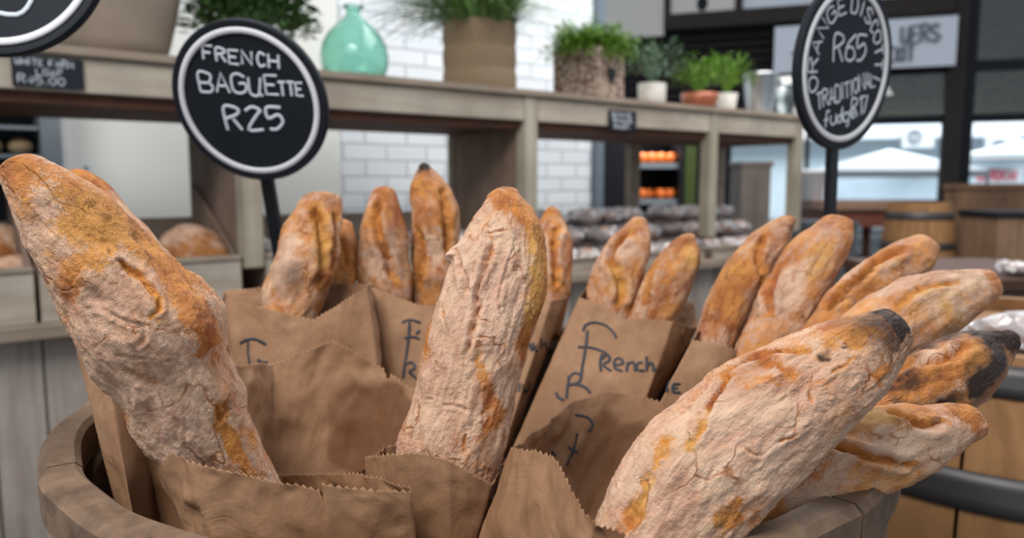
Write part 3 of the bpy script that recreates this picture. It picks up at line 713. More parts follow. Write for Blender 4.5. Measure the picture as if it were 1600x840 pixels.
# big stone bowl planter
p, Y = on_shelf(200, .22); r = hpx(97, Y)
c = empty('stone_planter', p, 'large rounded grey brown stone pot at the left end of the top shelf', 'pot')
build('pot', MB().lathe([(.001, 0), (r*.70, 0), (r*.80, .05), (r*.93, .14), (r*1.0, .22), (r*.96, .30), (r*.88, .335), (r*.80, .33), (r*.86, .28), (r*.9, .2), (.001, .19)], 48, T(p)), M['claypot'], c, True)
build('soil', MB().lathe([(.001, .27), (r*.84, .27), (r*.84, .255), (.001, .255)], 30, T(p)), M['soil'], c)
# leafy plant behind the round sign
p, Y = on_shelf(405, .22); r = hpx(62, Y)
c = empty('potted_plant', p, 'bushy green leafy plant right above the round French baguette sign', 'plant')
build('pot', MB().lathe([(.001, 0), (r*.6, 0), (r*.75, .09), (r*.8, .09), (r*.8, .10), (r*.7, .10), (r*.6, .08), (.001, .08)], 30, T(p)), M['claypot'], c, True)
build('foliage', leafy(MB(), p+Vector((0, 0, .05)), .19, .34, 2400, .042, rng), M['leaf'], c)
# green glass bottle
p, Y = on_shelf(561, .12); r = hpx(52, Y); H = hpx(109, Y)
c = empty('glass_bottle', p, 'translucent sea green glass bottle with short neck on the top shelf', 'bottle')
pr = [(.001, .004), (r*.75, .0), (r*.88, H*.05), (r*.98, H*.18), (r*1.0, H*.32), (r*.93, H*.47), (r*.75, H*.62), (r*.52, H*.74), (r*.32, H*.82), (r*.22, H*.87), (r*.20, H*.92), (r*.26, H*.95), (r*.30, H*.97), (r*.29, H*1.0), (r*.22, H*1.0)]
inn = [(max(.001, a-.006), b+(.006 if b < H*.1 else 0)) for a, b in pr[::-1]]
build('bottle_body', MB().lathe(pr+inn, 56, T(p), wob=lambda a, z: 1+.018*math.sin(5*a+9*z)+.012*math.sin(3*a-20*z)), M['bottle'], c, True)
# basket with grass
p, Y = on_shelf(751, .17); r = hpx(56, Y); H = hpx(101, Y)
c = empty('potted_grass', p, 'ridged brown woven basket holding long spiky grass', 'plant')
pr = [(.001, 0), (r*.96, 0)]
for k in range(3):
    z0 = H*(k/3); pr += [(r*.975, z0+H*.01), (r*1.0, z0+H*.08), (r*1.01, z0+H*.17), (r*1.0, z0+H*.26), (r*.97, z0+H*.315)]
pr += [(r*.98, H), (r*.92, H), (r*.92, H*.8), (.001, H*.8)]
build('basket', MB().lathe(pr, 60, T(p)), M['basket'], c, True)
g = MB()
for i in range(800):
    a = rng.uniform(0, 2*PI); b0 = p+Vector((math.cos(a), math.sin(a), 0))*r*rng.uniform(0, .8)+Vector((0, 0, H*.8))
    ln = rng.uniform(.22, .42); lean = rng.uniform(.1, 1.35); d = Vector((math.cos(a), math.sin(a), 0)); pts = []
    for q in range(7):
        u = q/6; pts.append(b0+d*ln*lean*(u**1.25)*.8+Vector((rng.uniform(-.003, .003), 0, ln*(.75*u*1.2-lean*.62*u*u))))
    side = d.cross(Vector((0, 0, 1))); n0 = len(g.v)
    for q, w_ in zip(pts, (1, 1, .95, .85, .65, .4, .08)): g.v += [q+side*.0046*w_, q-side*.0046*w_+Vector((0, 0, .001))]
    for q in range(6): g.f.append((n0+2*q, n0+2*q+1, n0+2*q+3, n0+2*q+2))
build('grass_blades', g, M['grass'], c)
# bark planter with fern
p, Y = on_shelf(917, .19); H = hpx(76, Y)
c = empty('potted_fern', p, 'bright green fern in a square bark planter with a dark heart on one side', 'plant')
rz = math.radians(38); hw = hpx(39, Y); Mq = T(p, -rz)
b = MB(Mq); b.box(-hw, hw, -hw, -hw+.012, 0, H); b.box(-hw, hw, hw-.012, hw, 0, H); b.box(-hw, -hw+.012, -hw+.0125, hw-.0125, 0, H); b.box(hw-.012, hw, -hw+.0125, hw-.0125, 0, H); b.box(-hw+.013, hw-.013, -hw+.013, hw-.013, .0, H*.85)
pl = build('planter', b, M['bark'], c)
ht = MB(Mq); hv = []
for k in range(24):
    a = 2*PI*k/24; hv.append((.0024*16*math.sin(a)**3*.8, (13*math.cos(a)-5*math.cos(2*a)-2*math.cos(3*a)-math.cos(4*a))*.0026))
ht.add([(hw+.004, x, H*.5+z) for x, z in hv]+[(hw+.0005, x, H*.5+z) for x, z in hv], [tuple(range(24)), tuple(range(47, 23, -1))]+[(i, (i+1) % 24, 24+(i+1) % 24, 24+i) for i in range(24)])
build('heart', ht, M['black'], pl)
ht2 = MB(Mq); ht2.add([(x, -hw-.004, H*.5+z) for x, z in hv]+[(x, -hw-.0005, H*.5+z) for x, z in hv], [tuple(range(24)), tuple(range(47, 23, -1))]+[(i, (i+1) % 24, 24+(i+1) % 24, 24+i) for i in range(24)])
f = MB()
for i in range(620):
    a = rng.uniform(0, 2*PI); e = rng.uniform(-.1, 1.1); b0 = p+Vector((rng.uniform(-.06, .06), rng.uniform(-.06, .06), H*.85)); ln = rng.uniform(.09, .19)
    d = Vector((math.cos(a)*math.cos(e), math.sin(a)*math.cos(e), math.sin(e)*1.0))
    for q in range(12):
        u = q/11; pt = b0+d*ln*u+Vector((0, 0, .09*u-.10*u*u))
        for _ in range(2): f.leaf(pt, Vector((rng.uniform(-1, 1), rng.uniform(-1, 1), rng.uniform(-.4, .9))), .024, .0065)
build('fern_fronds', f, M['fern'], c)
# small white pot
def potted(px, t, hw_px, h_px, mat, shape, fr, fz, n, ls, fmat, lab, name='potted_plant', cat='plant'):
    p, Y = on_shelf(px, t); r = hpx(hw_px, Y); H = hpx(h_px, Y); c = empty(name, p, lab, cat)
    po = build('pot', MB().lathe([(.001, 0)]+[(r*a, H*b) for a, b in shape]+[(r*shape[-1][0]*.9, H), (r*shape[-1][0]*.85, H*.8), (.001, H*.8)], 30, T(p)), mat, c, True)
    build('soil', MB().lathe([(.001, H*.86), (r*shape[-1][0]*.84, H*.86), (r*shape[-1][0]*.84, H*.81), (.001, H*.81)], 24, T(p)), M['soil'], po)
    build('foliage', leafy(MB(), p+Vector((0, 0, H*.85)), fr, fz, n, ls, rng), fmat, c)
straight = [(.9, 0), (1, .05), (1.04, 1)]; taper = [(.7, 0), (.74, .03), (1, 1)]; bowl = [(.6, 0), (.85, .2), (1, .6), (1.04, 1)]
potted(1013, .14, 21, 34, M['ceramic'], straight, .155, .23, 420, .036, M['greyleaf'], 'small straight white pot with grey green leafy sprigs')
potted(1086, .12, 28, 25, M['copper'], bowl, .13, .20, 600, .026, M['fern'], 'shallow copper bowl with bright green plant')
potted(1127, .2, 17, 32, M['ceramic'], taper, .13, .24, 500, .026, M['fern'], 'tapered white pot with green plant right behind the copper bowl')
p, Y = on_shelf(1178, .15); r = hpx(25, Y); H = hpx(64, Y)
c = empty('metal_bucket', p, 'shiny galvanised metal bucket on the right part of the top shelf', 'bucket')
build('bucket_body', MB().lathe([(.001, 0), (r*.78, 0), (r*.8, .01), (r*1.05, H*.95), (r*1.1, H), (r*1.03, H), (r*.76, .012), (.001, .012)], 36, T(p)), plain('galvanised', (.55, .58, .6), .22, .9), c, True)
p, Y = on_shelf(1213, .11); r = hpx(19, Y); H = hpx(58, Y)
c = empty('glass_vase', p, 'clear flared glass vase beside the metal bucket', 'vase')
build('vase_body', MB().lathe([(.001, 0), (r*.8, 0), (r*.82, .01), (r*.95, H*.5), (r*1.45, H), (r*1.38, H), (r*.9, H*.5), (r*.76, .014), (.001, .012)], 36, T(p)), M['vase'], c, True)
potted(1236, .12, 12, 17, M['ceramic'], straight, .05, .10, 260, .02, M['fern'], 'tiny white pot with a round yellow green moss ball', 'potted_moss', 'plant')

# ---------------------------------------------------------------- chalk price tags
def ptag(pxa, pxb, pya, pyb, rows, lab, rr=.0013):
    s0, s1 = s_at(pxa, -.012), s_at(pxb, -.012); Y = L((s0+s1)/2, 0, 0).y; z1 = P((pxa+pxb)/2, pya, Y).z; z0 = P((pxa+pxb)/2, pyb, Y).z
    c = empty('price_tag', L((s0+s1)/2, -.010, z0), lab, 'price tag')
    bo = build('tag_board', MB(ML).box(s0, s1, -.0135, -.0085, z0, z1, bev=.001), M['board'], c)
    Mx = ML @ Matrix(((1, 0, 0, s0), (0, 0, 1, -.0142), (0, 1, 0, z0), (0, 0, 0, 1))); W_, H_ = s1-s0, z1-z0; mb = MB()
    for txt, x, y, ww, hh in rows: strokes(mb, text2d(txt, x*W_, y*H_, ww*W_, hh*H_, .38, .08), Mx, rr, 5)
    build('chalk_lettering', mb, M['chalk'], bo)
ptag(40, 149, 90, 138, [('WHITE FARM', .05, .68, .066, .22), ('LOAF', .33, .40, .075, .2), ('R45.00', .08, .1, .085, .25)], 'black chalk price tag for white farm loaf on the rack front at left', .0010)
ptag(948, 990, 173, 204, [('SNMNS', .1, .66, .10, .2), ('SNAUS', .14, .38, .1, .2), ('RNOM', .2, .08, .1, .2)], 'small black chalk price tag on the rack front below the bark planter', .0016)

# ---------------------------------------------------------------- round chalkboard signs
def sign(name, C, R, nrm, roll, text_fn, lab, stick_len, sx=1.0, stick_dir=None):
    n = Vector(nrm).normalized(); up = Vector((0, 0, 1)); up = (up-n*up.dot(n)).normalized(); u = up.cross(n).normalized()
    c_, s_ = math.cos(roll), math.sin(roll); u2 = u*c_+up*s_; v2 = up*c_-u*s_
    Mx = Matrix(((u2.x*sx, v2.x, n.x, C.x), (u2.y*sx, v2.y, n.y, C.y), (u2.z*sx, v2.z, n.z, C.z), (0, 0, 0, 1)))
    sd = (-v2).normalized(); base = C+sd*(R+stick_len)
    if stick_len > 1: base = C+sd*((C.z-.012)/-sd.z)
    root = empty(name, base, lab, 'sign')
    if stick_len > 1: build('base_plate', MB().lathe([(.001, 0), (.09, 0), (.09, .008), (.02, .014), (.001, .014)], 30, T((base.x, base.y, 0))), M['black'], root)
    bd = MB().lathe([(.0001, -.006), (R*.985, -.006), (R, -.004), (R, .003), (R*.985, .005), (R*.925, .005), (R*.92, .003), (.0001, .003)], 90, Mx); bo = build('sign_board', bd, M['board'], root, False)
    rg = MB().lathe([(R*.835, .0032), (R*.835, .0048), (R*.845, .0058), (R*.895, .0058), (R*.905, .0048), (R*.905, .0032)], 96, Mx, True); build('white_ring', rg, M['white_paint'], bo, True)
    st = MB(); wv = u2*.0075*(R/.118)*1.25; p0 = C+sd*R*.93-n*.010; p1 = base
    dn = n*.006
    q = [p0+wv+dn*.6, p0-wv+dn*.6, p0-wv-dn, p0+wv-dn]; q2 = [x+(p1-p0) for x in q]
    st.add(q+q2, [(0, 1, 2, 3), (7, 6, 5, 4), (0, 4, 5, 1), (1, 5, 6, 2), (2, 6, 7, 3), (3, 7, 4, 0)]); build('stick', st, M['black'], root)
    mb = MB(); text_fn(mb, Mx, R); build('chalk_lettering', mb, M['chalk'], bo)
    return Mx
def french(mb, Mx, R):
    k = R/134.0
    def px(pts): return [((x-391)*k, (160-y)*k) for x, y in pts]
    rows = [('FRENCH', 326, 90, 16, 21, .36, -.10), ('BAGUE', 310, 143, 21, 30, .32, -.03), ('TTE', 447, 146, 12, 22, .22, -.02)]
    for t, x, y, w_, h_, g, ro in rows:
        strokes(mb, text2d(t, (x-391)*k, (160-y)*k, w_*k, h_*k, g, .07, ro), Mx, .0017, 6, .0038)
    strokes(mb, text2d('R25', (345-391)*k, (160-205)*k, 26*k, 38*k, .45, .06, .02), Mx, .0021, 6, .0038)
def arc_text(mb, Mx, txt, rad, a0, a1, w_, h_, r, dz=.0038):
    n = len(txt)
    for i, ch in enumerate(txt):
        a = a0+(a1-a0)*i/(n-1); ca, sa = math.cos(a), math.sin(a); out = []
        for st in glyph(ch):
            q = []
            for gx, gy in st:
                x = (gx/4-.5)*w_; y = (gy/6-.5)*h_
                q.append((rad*ca+x*sa+y*ca, rad*sa-x*ca+y*sa))
            out.append(q)
        strokes(mb, out, Mx, r, 6, dz)
def biscotti(mb, Mx, R):
    arc_text(mb, Mx, 'ORANGE', R*.70, math.radians(196), math.radians(106), R*.15, R*.18, .0015)
    arc_text(mb, Mx, 'DISCOTTI', R*.70, math.radians(84), math.radians(-14), R*.13, R*.18, .0015)
    strokes(mb, text2d('R65', -R*.30, R*.06, R*.19, R*.30, .3, .05), Mx, .0017, 6, .0038)
    strokes(mb, text2d('TRADITIONAL', -R*.60, -R*.50, R*.10, R*.19, .25, .06, .2), Mx, .0015, 6, .0038)
    strokes(mb, text2d('fudge', -R*.42, -R*.70, R*.105, R*.17, .25, .06, .12), Mx, .0015, 6, .0038)
    strokes(mb, text2d('R17', R*.18, -R*.62, R*.12, R*.22, .25, .06, .12), Mx, .0017, 6, .0038)
def edge_text(mb, Mx, R):
    strokes(mb, text2d('BREAD', -R*.62, R*.25, R*.2, R*.30, .25, .05), Mx, .0022, 6, .0038)
    strokes(mb, text2d('RD', -R*.62, -R*.60, R*.48, R*.55, .12, .02, .05), Mx, .0022, 6, .0038)
SG1 = sign('chalkboard_sign', P(391, 160, 1.05), .109, (-0.147, -0.9281, -0.342), math.radians(-2), french, 'round black chalkboard sign reading French baguette R25', 1.1)
SG2 = sign('chalkboard_sign', P(1320, 103, 1.12), .118, (0.5855, -0.8059, -0.0872), math.radians(6), biscotti, 'round black chalkboard sign about orange biscotti R65 and traditional fudge', .285)
SG3 = sign('chalkboard_sign', P(2, -76, .80), .105, (.05, -1, .1), math.radians(-12), edge_text, 'round black chalkboard sign cut off by the top left corner', 1.24)

# ---------------------------------------------------------------- wooden tub
TC = Vector((-.029, .680, 0)); RT = .343; ZT = EYE-.187
tb_ = empty('wooden_tub', TC, 'big round weathered wooden tub holding the baguettes in paper bags', 'tub')
def stave_ring(n, ro_b, ro_t, th, z0, z1, jit, gap=.006, rows=8, sub=4):
    b = MB(); rg = random.Random(5)
    for i in range(n):
        a0, a1 = 2*PI*(i+gap)/n, 2*PI*(i+1-gap)/n; dz = rg.uniform(-1, 1)*jit; dr = rg.uniform(-1, 1)*jit*.6; vs = []; q = 2*sub
        for j in range(rows):
            u = j/(rows-1); r = ro_b+(ro_t-ro_b)*u+dr; z = z0+(z1+dz-z0)*u
            e = .0025 if j == rows-1 else 0
            for k in range(sub): a = a0+(a1-a0)*k/(sub-1); vs.append(((r-e)*math.cos(a), (r-e)*math.sin(a), z))
            for k in range(sub): a = a1+(a0-a1)*k/(sub-1); vs.append(((r-th+e)*math.cos(a), (r-th+e)*math.sin(a), z))
        fs = []
        for j in range(rows-1):
            for k in range(q): fs.append((j*q+k, j*q+(k+1) % q, (j+1)*q+(k+1) % q, (j+1)*q+k))
        fs.append(tuple(range(q-1, -1, -1))); fs.append(tuple((rows-1)*q+k for k in range(q))); b.add(vs, fs, T(TC))
    return b
build('staves', stave_ring(20, .245, RT-.003, .017, 0.0, ZT-.032, .0006, .003), M['tub'], tb_)
rb = MB(); rg = random.Random(9); nseg = 11
for i in range(nseg):                                   # rim planks with cracks at their joints
    a0, a1 = 2*PI*(i+.006)/nseg+.32, 2*PI*(i+.994)/nseg+.32; dz = rg.uniform(-1, 1)*.0015; m = 28; vs = []; fs = []
    cs = [(RT-.026, ZT-.030), (RT-.026, ZT-.004), (RT-.022, ZT), (RT-.005, ZT), (RT, ZT-.005), (RT-.001, ZT-.030)]
    for k in range(m):
        a = a0+(a1-a0)*k/(m-1)
        for r, z in cs: rr = r+.0008*math.sin(a*17+i); vs.append((rr*math.cos(a), rr*math.sin(a), z+dz+.0006*math.sin(a*23+i*2)))
    q = len(cs)
    for k in range(m-1):
        for j in range(q): fs.append((k*q+j, (k+1)*q+j, (k+1)*q+(j+1) % q, k*q+(j+1) % q))
    fs.append(tuple(range(q))); fs.append(tuple((m-1)*q+j for j in range(q-1, -1, -1))); rb.add(vs, fs, T(TC))
build('rim', rb, M['rim'], tb_)
build('inner_lining', MB().lathe([(.26, .46), (.312, ZT-.034)], 60, T(TC)), M['tubin'], tb_, True)
build('bottom', MB().lathe([(.001, .45), (.258, .45), (.258, .47), (.001, .47)], 40, T(TC)), M['tubin'], tb_)

# ---------------------------------------------------------------- baguettes
BREADS = {}
def dist_poly(V, pts):
    d = np.full(len(V), 1e9); tt = np.zeros(len(V)); n = len(pts)
    if n == 1: return np.linalg.norm(V-pts[0], axis=1), tt
    for i in range(n-1):
        a, b = pts[i], pts[i+1]; ab = b-a; L2 = (ab@ab)+1e-12
        t = np.clip(((V-a)@ab)/L2, 0, 1); dd = np.linalg.norm(V-(a+t[:, None]*ab), axis=1)
        m = dd < d; d = np.where(m, dd, d); tt = np.where(m, (i+t)/(n-1), tt)
    return d, tt
def baguette(label, st, Ya, Yb, mat, seed, marks=(), cap0=.75, cap1=.3, nu=150, nv=120, thick=.86, lump=.07, group=None, jag=.0, name='baguette', twist=0.0):
    st = np.array(st, float); n = len(st)
    mid = (st[:, :2]+st[:, 2:])/2; seg = np.r_[0, np.cumsum(np.linalg.norm(np.diff(mid, axis=0), axis=1))]; seg /= seg[-1]
    us = np.linspace(0, 1, nu); pl = catmull([tuple(r) for r in st], 12); pl = np.array(pl)
    us0 = np.linspace(0, 1, len(pl)); mids = (pl[:, :2]+pl[:, 2:])/2; cl = np.r_[0, np.cumsum(np.linalg.norm(np.diff(mids, axis=0), axis=1))]; cl /= cl[-1]
    S = np.stack([np.interp(us, cl, pl[:, k]) for k in range(4)], 1); Y = Ya+(Yb-Ya)*us
    Lw = np.array([tuple(P(a, b, y)) for (a, b), y in zip(S[:, :2], Y)]); Rw = np.array([tuple(P(a, b, y)) for (a, b), y in zip(S[:, 2:], Y)])
    C = (Lw+Rw)/2; Wv = (Rw-Lw)/2; r = np.linalg.norm(Wv, axis=1); 
    # rounded ends
    def capify(C, Wv, r, e, ck, front):
        k = 16; T_ = (C[0]-C[3]) if front else (C[-1]-C[-4]); T_ = T_/np.linalg.norm(T_); i0 = 0 if front else -1
        q = np.linspace(1, .02, k) if front else np.linspace(.02, 1, k)
        ang = q*PI/2; adv = np.sin(ang)*r[i0]*ck; sc_ = np.cos(ang)
        if front: ext = C[0]+T_*adv[:, None]; return np.vstack([ext, C]), np.vstack([Wv[0]*sc_[:, None], Wv]), np.r_[r[0]*sc_, r]
        ext = C[-1]+T_*adv[:, None]; return np.vstack([C, ext]), np.vstack([Wv, Wv[-1]*sc_[:, None]]), np.r_[r, r[-1]*sc_]
    C, Wv, r = capify(C, Wv, r, 0, cap0, True); C, Wv, r = capify(C, Wv, r, 0, cap1, False)
    N = len(C); Tg = np.gradient(C, axis=0); Tg /= (np.linalg.norm(Tg, axis=1)[:, None]+1e-12)
    Wd = Wv/(r[:, None]+1e-9); Wd = np.where(r[:, None] < 1e-5, Wd[20], Wd); Dn = np.cross(Tg, Wd); Dn /= (np.linalg.norm(Dn, axis=1)[:, None]+1e-12)
    view = C-np.array([0, 0, EYE]); sg_ = np.sign((Dn*view).sum(1)); Dn = -Dn*sg_[:, None]            # Dn towards the viewer side
    rm = np.array([np.mean(r[max(0, i-8):i+9]) for i in range(N)]); rd = np.minimum(rm, r*1.6)*thick; rd = np.minimum(rd, r*1.15+.0001)
    th = np.linspace(0, 2*PI, nv, endpoint=False); TH = np.tile(th, N); I = np.repeat(np.arange(N), nv)
    ct, sn = np.cos(TH), np.sin(TH); ex = .92; ct = np.sign(ct)*np.abs(ct)**ex; sn = np.sign(sn)*np.abs(sn)**ex
    V = C[I]+Wd[I]*(ct*r[I])[:, None]+Dn[I]*(sn*rd[I])[:, None]
    slen = np.r_[0, np.cumsum(np.linalg.norm(np.diff(C, axis=0), axis=1))]
    ax = np.stack([slen[I], np.cos(TH)*r[I]*1.15, np.sin(TH)*r[I]*1.15], 1)+seed*.37
    out = Wd[I]*(np.cos(TH))[:, None]+Dn[I]*(np.sin(TH))[:, None]
    rr = rm.max(); edge = np.minimum(1, r[I]/rr*1.3)
    # lumps: large, gnarled and fine
    d = lump*rr*fbm(ax, 26, seed, 2)*.8
    rid = 1-np.abs(fbm(ax*np.array([.45, 1, 1]), 62, seed+11, 3)); d += rr*.05*(rid-.7)
    d += rr*.022*fbm(ax*np.array([.45, 1, 1]), 170, seed+5, 3)+rr*.008*fbm(ax, 620, seed+8, 2)
    base = V.copy(); pxy, dep = proj(V); facing = (sn > -.15)
    att = {k: np.zeros(len(V)) for k in ('bare', 'burn', 'pale', 'powder')}
    wob = np.stack([fbm(ax, 90, seed+20+k, 3) for k in range(3)], 1)*.0035
    for kind, rad, stg, groove, pts in marks:
        P3 = []
        for (x, y) in pts:
            dd = (pxy[:, 0]-x)**2+(pxy[:, 1]-y)**2+np.where(facing, 0, 1e9); P3.append(base[dd.argmin()])
        sc_ = dep[((pxy[:, 0]-pts[0][0])**2+(pxy[:, 1]-pts[0][1])**2).argmin()]/FPX
        P3 = [np.array(q) for q in catmull([tuple(q) for q in P3], 4)] if len(P3) > 2 else P3
        dd, tt = dist_poly(base+wob*(1.0 if kind != 'fold' else .5), P3); R0 = rad*sc_
        g = np.exp(-(dd/R0)**2)
        if len(pts) > 1: g = g*smooth(-.02, .1, tt+.05)*smooth(1.05, .9, tt)
        if kind in att: att[kind] = np.maximum(att[kind], np.clip(g*stg*1.25, 0, 1))
        if kind == 'fold':                                 # torn ridge: groove with a raised lip
            att['bare'] = np.maximum(att['bare'], np.exp(-(dd/(R0*.8))**2)*stg)
            en = smooth(.0, .18, tt)*smooth(1.0, .82, tt); d += en*rr*groove*(-1.0*np.exp(-(dd/(R0*.7))**2)+.45*np.exp(-((dd-1.6*R0)/(R0*.9))**2))
        else: d += -rr*groove*g
    V = V+out*(d*edge)[:, None]
    F = []
    for i in range(N-1):
        a = i*nv
        for j in range(nv): F.append((a+j, a+(j+1) % nv, a+nv+(j+1) % nv, a+nv+j))
    F.append(tuple(range(nv-1, -1, -1))); F.append(tuple((N-1)*nv+j for j in range(nv)))
    # outward winding check
    c0 = np.cross(V[F[N*nv//2][1]]-V[F[N*nv//2][0]], V[F[N*nv//2][3]]-V[F[N*nv//2][0]])
    if (c0*out[F[N*nv//2][0]]).sum() < 0: F = [f[::-1] for f in F]
    att['ax'] = ax
    o = build(name, (V, F), M[mat], None, True, False, att, origin=C[-1]); tag(o, label, 'bread', group); BREADS[seed] = o
    return o
GB = 'baguettes standing in paper bags in the tub'
baguette('big floury baguette leaning left in the left front bag', [(6,292,72,250),(24,335,132,285),(54,390,192,336),(92,458,243,378),(121,515,296,428),(158,578,342,482),(195,630,353,545),(230,680,372,612),(262,722,386,665),(300,775,424,742),(345,835,452,800),(385,900,480,860)], 0.45, 0.5, 'bread_floury', 1,
 [('bare',42,.9,0,[(30,270),(120,320),(200,370)]), ('pale',50,.5,0,[(110,320),(150,350),(200,390)]), ('bare',34,.9,0,[(210,350),(250,390),(310,440)]), ('bare',26,.9,-.03,[(300,470),(325,510),(330,545)]), ('burn',7,.35,0,[(318,490),(330,510)]),
  ('powder',20,1.2,0,[(60,280),(75,310),(88,335)]), ('powder',46,.9,0,[(150,470),(200,560),(270,650),(330,710)]), ('fold',5,.9,0.084,[(160,372),(172,400),(205,425),(232,440),(243,470),(236,500)]), ('fold',4,.5,0.048,[(135,485),(160,482),(200,500),(225,520),(210,545)]),
  ('bare',9,1.,.10,[(205,580),(225,595),(252,608)]), ('bare',12,1.,0,[(352,640),(345,665),(360,690),(385,735)]), ('bare',9,.9,.16,[(350,640),(356,650)]), ('fold',3.5,.8,0.042,[(287,640),(290,670),(292,700)]), ('fold',3,.5,0.030,[(180,552),(230,560),(280,570)]), ('bare',18,.6,0,[(150,400),(110,430),(130,500)]), ('bare',12,.8,0,[(300,400),(270,440),(290,470)])], nu=320, nv=240, lump=.09, group=GB)
baguette('pale floury baguette standing upright in the middle front bag', [(760,312,812,303),(738,345,836,335),(712,388,851,380),(696,430,852,430),(672,500,843,490),(658,560,828,550),(645,620,808,620),(630,670,797,670),(622,705,785,725),(622,780,772,780),(632,860,758,860)], 0.58, 0.52, 'bread_floury', 2,
 [('powder',60,.9,0,[(760,420),(720,560),(700,680)]), ('bare',22,1.,0,[(800,300),(835,350),(846,430),(832,510),(815,560)]), ('pale',20,.9,0,[(835,370),(838,440),(820,500)]), ('fold',6,1.,0.120,[(768,370),(758,410),(748,450),(745,490),(735,530),(722,570)]), ('bare',13,1.,.05,[(750,555),(752,580),(762,610),(757,660)]), ('bare',12,.9,0,[(765,630),(780,655),(745,670)]),
  ('burn',8,.9,0,[(664,520),(660,550)]), ('burn',6,.6,0,[(672,480),(668,510)]), ('bare',14,.8,0,[(680,480),(665,560)]), ('fold',5,.6,0.096,[(716,385),(722,420),(728,460)]), ('fold',3,.7,0.048,[(735,345),(760,362),(790,360)]), ('fold',3,.6,0.042,[(810,380),(790,430),(780,470),(795,530)]), ('fold',3,.6,0.036,[(690,470),(698,520),(690,565)]), ('fold',3,.5,0.036,[(665,620),(700,632),(740,640)]), ('fold',2.5,.7,0.030,[(735,560),(730,640),(720,700)]), ('bare',10,.9,0,[(775,300),(790,330)]), ('burn',5,.5,0,[(750,735),(765,735)]), ('powder',13,.8,-.17,[(716,384),(709,402)])], nu=320, nv=240, lump=.06, cap0=.55, group=GB)
baguette('small torn point of crust beside the tip of the middle baguette', [(711,380,718,378),(706,395,722,395),(700,420,720,420),(697,450,715,450)], .585, .585, 'bread_floury', 30, nu=30, nv=30, name='baguette_end', group=None) if False else None
baguette('largest floury baguette leaning right with a dark burnt tip', [(1378,482,1417,533),(1340,491,1402,567),(1270,515,1365,618),(1190,548,1320,665),(1118,585,1268,715),(1060,630,1215,765),(1008,682,1170,815),(965,750,1120,870),(932,825,1070,930),(905,890,1020,990)], 0.44, 0.395, 'bread_floury', 3,
 [('burn',26,1.2,0,[(1375,486),(1402,500),(1418,525)]), ('burn',40,.6,0,[(1350,500),(1385,520),(1405,545)]), ('burn',5,.7,0,[(1345,520),(1310,550),(1280,560)]), ('bare',30,.9,0,[(1400,515),(1350,510),(1300,530)]), ('fold',6,1.,0.096,[(1265,545),(1200,555),(1150,580),(1115,620),(1090,670),(1078,700)]), ('bare',11,.9,.10,[(1040,690),(1035,715),(1030,735)]), ('bare',12,.9,.12,[(1015,740),(1000,780),(975,815)]), ('pale',14,.9,0,[(1100,640),(1080,690),(1035,730),(990,800)]),
  ('powder',60,.8,0,[(1230,620),(1120,740),(1040,830)]), ('fold',3,.9,0.036,[(1340,560),(1280,600),(1260,640)]), ('fold',3,.9,0.036,[(1290,640),(1240,680),(1180,710),(1160,690)]), ('fold',3,.7,0.030,[(1120,720),(1100,770),(1090,820)]), ('bare',26,.8,0,[(1120,815),(1160,800)]), ('fold',3,.7,0.030,[(1210,560),(1230,600),(1220,630)]), ('bare',14,.7,0,[(1180,560),(1240,590),(1160,600)]), ('bare',8,.9,0,[(1390,560),(1360,590)])], nu=320, nv=240, lump=.07, cap0=.35, group=GB)
baguette('golden twisted baguette low at the right, below the burnt one', [(1506,632,1530,682),(1460,628,1478,706),(1400,626,1430,740),(1350,640,1388,764),(1300,668,1332,785),(1240,710,1272,806),(1180,760,1215,835),(1110,820,1150,890),(1050,880,1085,950)], 0.5, 0.425, 'bread_mixed', 4,
 [('bare',14,1.,0,[(1500,645),(1530,655)]), ('bare',30,.9,0,[(1330,660),(1400,650),(1460,650)]), ('pale',26,.9,0,[(1330,650),(1400,670)]), ('fold',8,1.,.22,[(1290,690),(1330,705),(1390,720),(1430,725)]), ('fold',8,.9,.22,[(1385,640),(1440,665),(1480,660)]), ('powder',26,1.2,0,[(1400,700),(1470,690),(1360,690)]), ('powder',24,1.2,0,[(1290,720),(1240,760),(1270,780)]), ('bare',24,.9,0,[(1200,790),(1240,740),(1290,700)])], nu=150, nv=110, lump=.14, cap0=.6, group=GB)
baguette('dark-tipped crusty baguette pointing right, behind the largest one', [(1572,515,1588,545),(1545,517,1562,585),(1490,530,1510,628),(1440,552,1455,650),(1390,585,1405,670),(1340,622,1352,705),(1280,670,1290,750),(1215,730,1230,810)], 0.575, 0.5, 'bread_mixed', 5,
 [('burn',26,1.4,0,[(1560,525),(1592,530)]), ('burn',26,.95,0,[(1520,520),(1560,560),(1510,615)]), ('burn',12,.8,0,[(1500,620),(1440,640),(1390,640)]), ('burn',12,.7,0,[(1520,520),(1460,535),(1400,570)]), ('burn',9,.6,0,[(1450,590),(1410,610),(1380,620)]), ('bare',40,.8,0,[(1400,600),(1480,590),(1550,560)]), ('fold',8,1.,.25,[(1370,600),(1420,575),(1480,560),(1520,535)]), ('burn',6,.7,0,[(1400,600),(1440,580)]), ('powder',12,1.3,0,[(1430,625),(1500,600),(1535,570)]), ('powder',7,1.2,0,[(1400,590),(1450,565),(1500,548)])], nu=150, nv=110, lump=.12, cap0=.6, group=GB)
